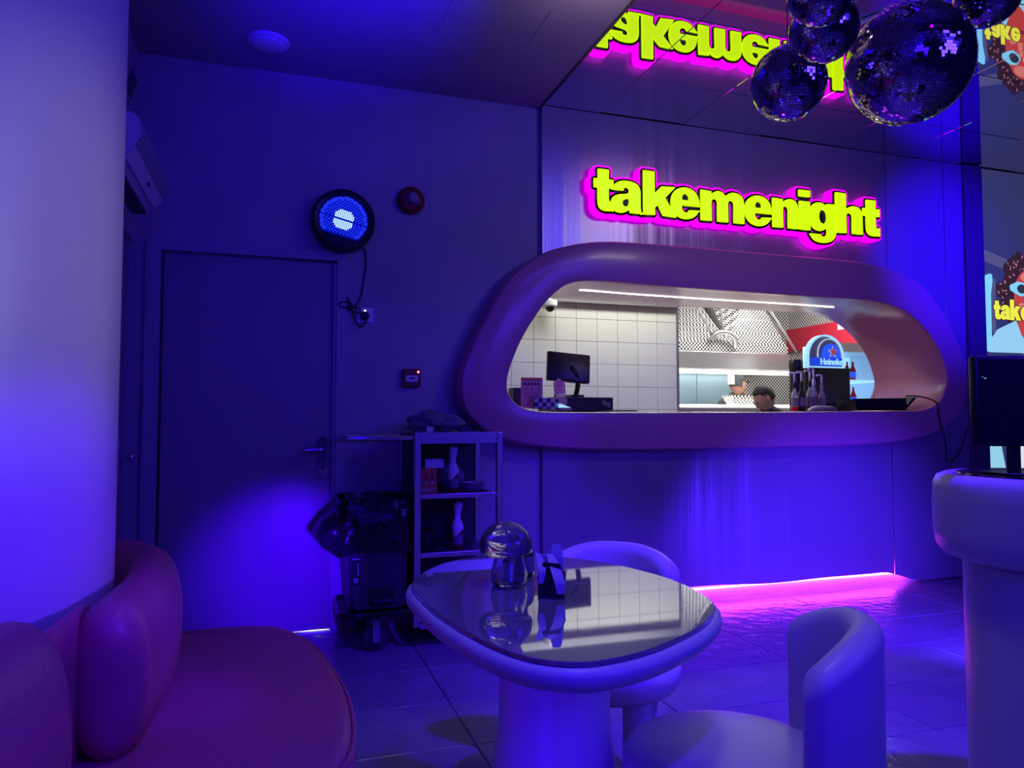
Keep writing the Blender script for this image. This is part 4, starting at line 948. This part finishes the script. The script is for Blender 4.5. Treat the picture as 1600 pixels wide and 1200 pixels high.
# --- mirror balls
def mirror_ball(c, r, label, tile=0.0105):
    b = thing('mirror_ball', (c[0], c[1], c[2]-r), label, 'mirror ball', 'mirror balls hanging from the ceiling')
    t = B(); bmesh.ops.create_uvsphere(t, u_segments=32, v_segments=20, radius=r*0.985)
    for v in t.verts: v.co += Vector(c)
    obj('core', t, 'ball_core', b, smooth=True)
    rg = random.Random(int(c[0]*1000)); V, F = [], []
    rows = int(PI*r/tile)
    for i in range(rows):
        a0 = -PI/2+PI*(i+0.06)/rows; a1 = -PI/2+PI*(i+0.94)/rows; am = (a0+a1)/2
        n = max(4, int(2*PI*r*math.cos(am)/tile)); off = rg.random()
        for j in range(n):
            b0 = 2*PI*(j+off+0.05)/n; b1 = 2*PI*(j+off+0.95)/n; bm_ = (b0+b1)/2
            nv = Vector((math.cos(am)*math.cos(bm_), math.cos(am)*math.sin(bm_), math.sin(am)))
            e1 = Vector((-math.sin(bm_), math.cos(bm_), 0)); e2 = nv.cross(e1)
            tx, ty = rg.gauss(0, 0.045), rg.gauss(0, 0.045)
            hx = r*math.cos(am)*(b1-b0)/2; hy = r*(a1-a0)/2; p = Vector(c)+nv*r
            k = len(V)
            for sx, sy in ((-1, -1), (1, -1), (1, 1), (-1, 1)): V.append(p+e1*sx*hx+e2*sy*hy+nv*(sx*hx*tx+sy*hy*ty))
            F.append((k, k+1, k+2, k+3))
    me = bpy.data.meshes.new('mirror_facets'); me.from_pydata(V, [], F)
    tag(put('mirror_facets', me, 'ball_tile', b), kind='stuff')
    obj('hanger', lathe(B(), [(0, 0), (0.016, 0), (0.016, 0.012), (0.006, 0.02), (0, 0.02)], (c[0], c[1], c[2]+r*0.99), 12), 'chrome', b)
    obj('cable', tube(B(), [(c[0], c[1], c[2]+r+0.015), (c[0], c[1], CZ-0.002)], 0.002, 6), 'black', b)
mirror_ball((1.723, 2.114, 2.365), 0.129, 'lower left mirror ball, medium sized, below two smaller ones')
mirror_ball((2.126, 1.978, 2.433), 0.208, 'largest mirror ball of the hanging cluster')
mirror_ball((1.626, 1.828, 2.398), 0.104, 'middle small mirror ball wedged between the medium ball and the topmost one')
mirror_ball((1.440, 1.627, 2.364), 0.089, 'topmost mirror ball in the left stack, cut by the picture edge')
mirror_ball((2.387, 1.881, 2.676), 0.1085, 'small mirror ball alone at the top right before the video wall')
tag(obj('ceiling_rail', join(B(), bx(-0.16, 0.16, -0.014, 0.014, -0.012, 0.0), Matrix.Translation((2.80, 2.68, CZ-0.004)) @ Matrix.Rotation(R(-64), 4, 'Z')), 'whiteplastic'), 'short pale ceiling rail above the largest mirror ball', 'rail')

# --- air conditioner and small unit on the left wall
ac = thing('air_conditioner', (-0.69, 3.4, 2.13), 'white wall air conditioner half hidden by the column', 'air conditioner')
obj('body', prism(B(), [(-0.689, 2.345), (-0.53, 2.345), (-0.503, 2.34), (-0.485, 2.315), (-0.478, 2.28), (-0.483, 2.25), (-0.498, 2.22), (-0.515, 2.195), (-0.535, 2.175), (-0.565, 2.15), (-0.62, 2.135), (-0.689, 2.13)], 3.05, 3.80), 'whiteplastic', ac)
obj('front_grille', prism(B(), [(-0.502, 2.343), (-0.482, 2.316), (-0.475, 2.28), (-0.480, 2.249), (-0.496, 2.218), (-0.4985, 2.220), (-0.4845, 2.250), (-0.4795, 2.28), (-0.4865, 2.315), (-0.504, 2.339)], 3.052, 3.798), 'greyplastic', ac)
obj('louver', prism(B(), [(-0.497, 2.214), (-0.532, 2.168), (-0.535, 2.171), (-0.500, 2.217)], 3.055, 3.79), 'paper', ac)
obj('badge', join(B(), bx(-0.003, 0.003, -0.02, 0.02, -0.006, 0.006), Matrix.Translation((-0.513, 3.47, 2.192)) @ Matrix.Rotation(R(38), 4, 'Y')), 'black', ac)
obj('outlet_slot', bx(-0.62, -0.56, 3.12, 3.74, 2.128, 2.146), 'black', ac)
ou = thing('wall_speaker', (-0.69, 3.45, 2.55), 'small slanted unit high on the left wall above the air conditioner', 'speaker')
obj('cabinet', prism(B(), [(-0.689, 2.72), (-0.60, 2.71), (-0.575, 2.66), (-0.60, 2.56), (-0.689, 2.55)], 3.36, 3.54), 'greyplastic', ou)
obj('grille', prism(B(), [(-0.602, 2.705), (-0.579, 2.66), (-0.602, 2.568), (-0.598, 2.568), (-0.5735, 2.66), (-0.598, 2.709)], 3.38, 3.52), 'black', ou)

# --- lamp, siren, call point, socket on the rear wall
pl = thing('par_lamp', (0.377, WY, 2.296), 'round black stage lamp glowing blue above the door', 'lamp')
cx, cz = 0.377, 2.296
obj('housing', lathe(B(), [(0.12, 0.0), (0.165, 0.0), (0.176, 0.02), (0.178, 0.07), (0.172, 0.095), (0.158, 0.104), (0.142, 0.100), (0.138, 0.085), (0, 0.085)], (cx, WY-0.001, cz), 56, FRONT), 'black', pl, smooth=True, auto=40)
ca, sa = math.cos(R(-14)), math.sin(R(-14))
def rot(p): return (cx+p[0]*ca-p[1]*sa, cz+p[0]*sa+p[1]*ca)
seg_ = [(0.134*math.cos(t), 0.134*math.sin(t)) for t in [R(-45+270*k/40) for k in range(41)]]
obj('lens', prism(B(), [rot(p) for p in seg_], WY-0.089, WY-0.086), 'par_blue', pl)
obj('lower_shield', prism(B(), [rot((0.134*math.cos(R(t)), 0.134*math.sin(R(t)))) for t in range(225, 316, 6)], WY-0.094, WY-0.086), 'black', pl)
V1, V2 = B(), B()
st_ = 0.0098
for i in range(-14, 15):
    for j in range(-10, 15):
        x, z = i*st_, j*st_
        d = math.hypot(x, z)
        if d > 0.130 or z < -0.088: continue
        if abs(z) < 0.004: continue
        q = [rot((x+a*0.0032, z+b*0.0036)) for a, b in ((-1, -1), (1, -1), (1, 1), (-1, 1))]
        if d < 0.058: prism(V2, q, WY-0.092, WY-0.089)
        elif (i+j) % 2 == 0 or d > 0.11: prism(V1, q, WY-0.092, WY-0.089)
tag(obj('blue_cells', V1, emat('par_cell', (0.02, 0.05, 1.0), 1.1), pl), kind='stuff'); tag(obj('white_cells', V2, 'par_white', pl), kind='stuff')
obj('bracket', bx(cx-0.03, cx+0.03, WY-0.05, WY-0.0005, cz+0.165, cz+0.185), 'black', pl)
lc = tag(obj('lamp_cord', tube(B(), cat_spline([(0.485, WY-0.03, 2.165), (0.508, WY-0.01, 2.14), (0.514, WY-0.008, 2.06), (0.498, WY-0.008, 1.96), (0.488, WY-0.008, 1.89), (0.450, WY-0.01, 1.820), (0.405, WY-0.012, 1.872), (0.372, WY-0.014, 1.874), (0.362, WY-0.014, 1.850), (0.40, WY-0.012, 1.815), (0.455, WY-0.016, 1.790), (0.483, WY-0.018, 1.785), (0.478, WY-0.02, 1.810), (0.43, WY-0.022, 1.815), (0.375, WY-0.024, 1.812), (0.366, WY-0.024, 1.835), (0.41, WY-0.022, 1.842), (0.437, WY-0.018, 1.80), (0.452, WY-0.016, 1.745), (0.485, WY-0.02, 1.705), (0.512, WY-0.035, 1.735), (0.513, WY-0.035, 1.755)], 6, False), 0.0045, 6), 'black', smooth=True),
         'black lamp cord tied in a bow above the wall socket', 'cord')
so = thing('wall_socket', (0.512, WY, 1.775), 'white wall socket with a black plug right of the door', 'socket')
obj('plate', bx(0.465, 0.560, WY-0.010, WY-0.0005, 1.732, 1.818, bev=0.003), 'whiteplastic', so)
obj('plug', lathe(B(), [(0, 0), (0.024, 0), (0.025, 0.02), (0.018, 0.03), (0, 0.032)], (0.508, WY-0.010, 1.768), 20, FRONT), 'black', so, smooth=True, auto=40)
obj('switch', bx(0.533, 0.548, WY-0.013, WY-0.010, 1.765, 1.795, bev=0.001), 'paper', so)
obj('indicator', bx(0.506, 0.514, WY-0.012, WY-0.010, 1.797, 1.803), 'led_white', so)
si = thing('alarm_sounder', (0.769, WY, 2.462), 'round dark red fire alarm sounder right of the blue stage lamp', 'alarm')
obj('base', lathe(B(), [(0, 0), (0.078, 0), (0.082, 0.012), (0.080, 0.03), (0.066, 0.045), (0.04, 0.05), (0, 0.05)], (0.769, WY-0.0005, 2.462), 36, FRONT), 'red', si, smooth=True, auto=40)
obj('beacon', lathe(B(), [(0, 0.05), (0.033, 0.05), (0.032, 0.062), (0.02, 0.074), (0, 0.078)], (0.776, WY-0.0005, 2.468), 24, FRONT), 'clear', si, smooth=True)
obj('test_point', lathe(B(), [(0, 0), (0.007, 0), (0.005, 0.006), (0, 0.006)], (0.747, WY-0.042, 2.415), 10, FRONT), 'whiteplastic', si)
cp = thing('fire_call_point', (0.778, WY, 1.42), 'small square red fire call point with glowing red light', 'alarm')
obj('box', bx(0.727, 0.830, WY-0.045, WY-0.0005, 1.365, 1.470, bev=0.005), 'red', cp)
obj('window', bx(0.742, 0.812, WY-0.0475, WY-0.045, 1.395, 1.432, bev=0.001), 'whiteplastic', cp)
obj('symbol', bx(0.760, 0.795, WY-0.0482, WY-0.0475, 1.410, 1.420), 'ink', cp)
obj('light', lathe(B(), [(0, 0), (0.006, 0), (0.005, 0.004), (0, 0.005)], (0.814, WY-0.045, 1.452), 12, FRONT), 'led_red', cp)

# --- service trolley
tro = thing('service_trolley', (0.75, 3.95, 0), 'tall dark service trolley with three shelves against the wall', 'trolley')
for x0, x1, y0, nm in ((0.708, 0.742, 3.75, 1), (1.150, 1.182, 3.75, 1), (0.708, 0.742, 4.19, 1), (1.150, 1.182, 4.19, 1)):
    obj('post', bx(x0, x1, y0, y0+0.03, 0.12, 1.11, bev=0.003), 'steel', tro)
obj('top_rail', bx(0.742, 1.150, 3.752, 3.775, 1.052, 1.112, bev=0.003), 'steel', tro)
for z in (0.115, 0.475, 0.775):
    sh = obj('shelf', bx(0.742, 1.150, 3.76, 4.215, z, z+0.012), 'bin', tro)
    obj('shelf_edge', bx(0.742, 1.150, 3.752, 3.762, z-0.006, z+0.018, bev=0.002), 'steel', sh)
obj('top', bx(0.712, 1.178, 3.776, 4.215, 1.085, 1.10), 'bin', tro)
obj('back_panel', bx(0.742, 1.150, 4.205, 4.212, 0.13, 1.085), 'bin', tro)
for y in (3.80,): obj('side_panel', bx(0.716, 0.724, 3.79, 4.185, 0.14, 1.08), 'bin', tro)
obj('push_handle', tube(B(), cat_spline([(0.715, 3.78, 1.082), (0.55, 3.78, 1.082), (0.40, 3.785, 1.083), (0.362, 3.82, 1.084), (0.362, 4.1, 1.084), (0.40, 4.16, 1.083), (0.55, 4.17, 1.082), (0.715, 4.17, 1.082)], 6, False), 0.013, 10), 'chrome', tro, smooth=True)
obj('platform', bx(0.36, 0.72, 3.76, 4.17, 0.185, 0.20, bev=0.003), 'bin', tro)
obj('bumper_tube', tube(B(), cat_spline([(0.715, 3.75, 0.205), (0.52, 3.745, 0.205), (0.40, 3.75, 0.205), (0.35, 3.79, 0.205), (0.345, 3.95, 0.205), (0.35, 4.12, 0.205), (0.40, 4.17, 0.205), (0.715, 4.18, 0.205)], 6, False), 0.016, 10), 'blackgloss', tro, smooth=True)
obj('divider_tube', tube(B(), [(1.02, 4.15, 0.49), (1.02, 4.15, 0.77)], 0.014, 10), 'chrome', tro, smooth=True)
for x, y in ((0.53, 3.84), (1.12, 3.84), (0.53, 4.12), (1.12, 4.12)):
    c = obj('caster', lathe(B(), [(0, -0.014), (0.055, -0.014), (0.066, -0.010), (0.066, 0.010), (0.055, 0.014), (0, 0.014)], (x, y, 0.0665), 28, FRONT), 'bin', tro, smooth=True, auto=40)
    f = B(); box(f, x-0.018, x+0.018, y-0.03, y-0.018, 0.05, 0.17); box(f, x-0.018, x+0.018, y+0.018, y+0.03, 0.05, 0.17); box(f, x-0.03, x+0.03, y-0.03, y+0.03, 0.165, 0.184 if x < 0.9 else 0.115+0.05)
    obj('fork', f, 'greyplastic', c)
# bin with bag standing on the platform
bn = thing('waste_bin', (0.52, 3.95, 0.2), 'black waste bin with crumpled black bag on the trolley platform', 'bin')
bm = B()
lid(bm, [(0.385, 3.79), (0.675, 3.79), (0.675, 4.13), (0.385, 4.13)], [(0.35, 3.765), (0.695, 3.765), (0.695, 4.155), (0.35, 4.155)], 0.2225, 0.745)
bmesh.ops.bevel(bm, geom=[e for e in bm.edges if abs(e.verts[0].co.z-e.verts[1].co.z) > 0.3], offset=0.03, segments=3, affect='EDGES')
obj('tub', bm, 'bin', bn, smooth=True, auto=40)
obj('label', bx(0.402, 0.440, 3.768, 3.778, 0.355, 0.485, bev=0.001), 'black', bn)
t = text_bm('50', 0.410, 0.430, 0.363, 0.378, 3.766, 3.768, 0.01); obj('lettering', t, 'whiteplastic', bn)
bm = B(); box(bm, 0.408, 0.434, 3.7665, 3.768, 0.381, 0.385); box(bm, 0.428, 0.432, 3.7665, 3.768, 0.40, 0.46); box(bm, 0.402, 0.440, 3.7665, 3.768, 0.478, 0.483); tag(obj('label_print', bm, 'napkin', bn), kind='stuff')
obj('pedal_recess', bx(0.49, 0.615, 3.775, 3.79, 0.245, 0.335, bev=0.004), 'black', bn)
obj('pedal', bx(0.50, 0.605, 3.745, 3.785, 0.262, 0.275, bev=0.003), 'bin', bn)
bm = B(); rr = []
for i in range(15):
    u = i/14; z = 0.775-0.275*u; ring = []
    for k in range(72):
        t = 2*PI*k/72
        cxx, cyy = math.cos(t), math.sin(t)
        e = 0.42
        px_ = math.copysign(abs(cxx)**e, cxx); py_ = math.copysign(abs(cyy)**e, cyy)
        gx = 0.182+0.012*math.sin(PI*u); gy = 0.205+0.012*math.sin(PI*u)
        left = max(0, -px_)
        v = Vector((0.523+px_*gx-left*0.105*math.exp(-((u-0.66)/0.30)**2)*abs(math.cos(t))**0.6, 3.96+py_*gy, z+0.012*math.sin(3*t)*u))
        n_ = noise.noise(Vector((v.x*14, v.y*14, z*9)))*0.026+noise.noise(Vector((v.x*38, v.y*38, z*30)))*0.013
        ring.append(bm.verts.new(v+Vector((px_, py_, 0)).normalized()*n_))
    rr.append(ring)
for a_, b_ in zip(rr, rr[1:]):
    for k in range(72): bm.faces.new((a_[k], a_[(k+1) % 72], b_[(k+1) % 72], b_[k]))
inner = [bm.verts.new((0.523+(v.co.x-0.523)*0.9, 3.96+(v.co.y-3.96)*0.9, 0.70)) for v in rr[0]]
for k in range(72): bm.faces.new((rr[0][k], rr[0][(k+1) % 72], inner[(k+1) % 72], inner[k]))
bm.faces.new(inner)
obj('bag', bm, 'bag', bn, smooth=True, auto=50)
# things on the trolley
def lump(c, s, seed, amp=0.25):
    bm = B(); bmesh.ops.create_icosphere(bm, subdivisions=4, radius=1)
    for v in bm.verts:
        d = 1+amp*noise.noise(v.co*1.7+Vector((seed, 0, 0)))+amp*0.6*abs(noise.noise(v.co*4.5+Vector((0, seed, 0))))
        q = v.co*d; v.co = Vector((c[0]+q.x*s[0], c[1]+q.y*s[1], c[2]+max(-0.95, q.z)*s[2]))
    return bm
b_ = thing('plastic_bag', (0.83, 3.98, 1.10), 'crumpled grey plastic bag heaped on top of the service trolley', 'bag')
obj('film', lump((0.86, 3.98, 1.158), (0.15, 0.10, 0.06), 1.3, 0.35), 'label', b_, smooth=True, auto=35)
tag(obj('white_tag', join(B(), bx(-0.018, 0.018, -0.004, 0.004, 0, 0.04, bev=0.002), Matrix.Translation((0.795, 3.80, 1.101)) @ Matrix.Rotation(R(-15), 4, 'X') @ Matrix.Rotation(R(8), 4, 'Y')), 'whiteplastic'), 'small white packet on top of the trolley before the crumpled bag', 'packet')
tag(obj('dark_wrapper', lump((0.89, 3.81, 1.113), (0.05, 0.025, 0.013), 4.1, 0.3), 'bin', smooth=True), 'dark flat wrapper on top of the trolley right of the white packet', 'wrapper')
ob_ = thing('sauce_box', (0.80, 3.87, 0.787), 'orange carton with two printed bottles on the upper trolley shelf', 'carton')
obj('carton', bx(0.752, 0.848, 3.85, 3.91, 0.7875, 0.917, bev=0.002), 'orange', ob_)
for k, x in enumerate((0.788, 0.822)):
    P = [(x-0.010, 0.835), (x+0.010, 0.835), (x+0.009, 0.857), (x+0.004, 0.868), (x+0.004, 0.887), (x-0.004, 0.887), (x-0.004, 0.868), (x-0.009, 0.857)]
    obj('printed_bottle', prism(B(), P, 3.8488, 3.8499), 'ink', ob_)
    obj('printed_label', prism(B(), [(x-0.009, 0.838), (x+0.009, 0.838), (x, 0.858)], 3.848, 3.8487), 'paper', ob_)
obj('lettering', text_bm('TABASCO', 0.757, 0.843, 0.796, 0.816, 3.8488, 3.8497, 0.02), 'pinkcard2', ob_)
wbx = tag(obj('white_box', bx(0.785, 0.885, 3.86, 3.93, 0.918, 0.967, bev=0.002), 'whiteplastic'), 'white flat carton lying on the orange carton', 'carton')
def squeeze(x, y, z, label):
    s_ = thing('sauce_bottle', (x, y, z), label, 'bottle', 'sauce bottles wrapped in white paper')
    obj('bottle', lathe(B(), [(0, 0), (0.024, 0), (0.026, 0.006), (0.026, 0.10), (0.02, 0.13), (0.008, 0.16), (0.005, 0.19), (0, 0.19)], (x, y, z), 20), 'red', s_, smooth=True, auto=60)
    obj('label', lathe(B(), [(0.0263, 0.025), (0.0268, 0.025), (0.0268, 0.075), (0.0263, 0.075)], (x, y, z), 20), 'label', s_)
    bm = B(); rr = []
    for i in range(12):
        u = i/11; zz_ = 0.085+0.165*u
        rad = 0.029-0.012*u+0.006*math.sin(u*9)
        rr.append([bm.verts.new((x-0.004*math.sin(u*4)+rad*math.cos(2*PI*k/16), y+rad*math.sin(2*PI*k/16), z+zz_+(0.028*math.cos(2*PI*k/16) if i == 0 else 0)+0.003*noise.noise(Vector((k*1.3, i*1.1, x*9))))) for k in range(16)])
    for a_, b_ in zip(rr, rr[1:]):
        for k in range(16): bm.faces.new((a_[k], a_[(k+1) % 16], b_[(k+1) % 16], b_[k]))
    bm.faces.new(rr[-1])
    obj('paper_wrap', bm, 'paper', s_, smooth=True)
squeeze(0.938, 3.86, 0.788, 'red sauce bottle wrapped in white paper on the upper trolley shelf')
squeeze(0.965, 3.86, 0.488, 'red sauce bottle wrapped in white paper on the middle trolley shelf')
tag(obj('rag_bundle', lump((0.95, 4.0, 0.862), (0.075, 0.05, 0.07), 7.7, 0.15), 'label', smooth=True), 'rounded grey cloth bundle behind the wrapped bottle', 'bundle')
for k in range(3):
    p_ = tag(obj('plate', lathe(B(), [(0, 0.0), (0.035, 0), (0.055, 0.006), (0.065, 0.016), (0.062, 0.016), (0.05, 0.009), (0, 0.006)], (1.06, 3.90, 0.788+0.0165*k), 32), 'napkin', smooth=True, auto=50),
             ['bottom plate of the stack on the upper trolley shelf', 'middle plate of the stack on the upper trolley shelf', 'top plate of the stack on the upper trolley shelf'][k], 'plate', 'stacked plates on the trolley')
tag(obj('dark_pot', lathe(B(), [(0, 0), (0.05, 0), (0.055, 0.01), (0.052, 0.09), (0.03, 0.11), (0, 0.112)], (0.80, 3.9, 0.488), 24), 'black', smooth=True, auto=40), 'dark round pot at the left end of the middle trolley shelf', 'pot')
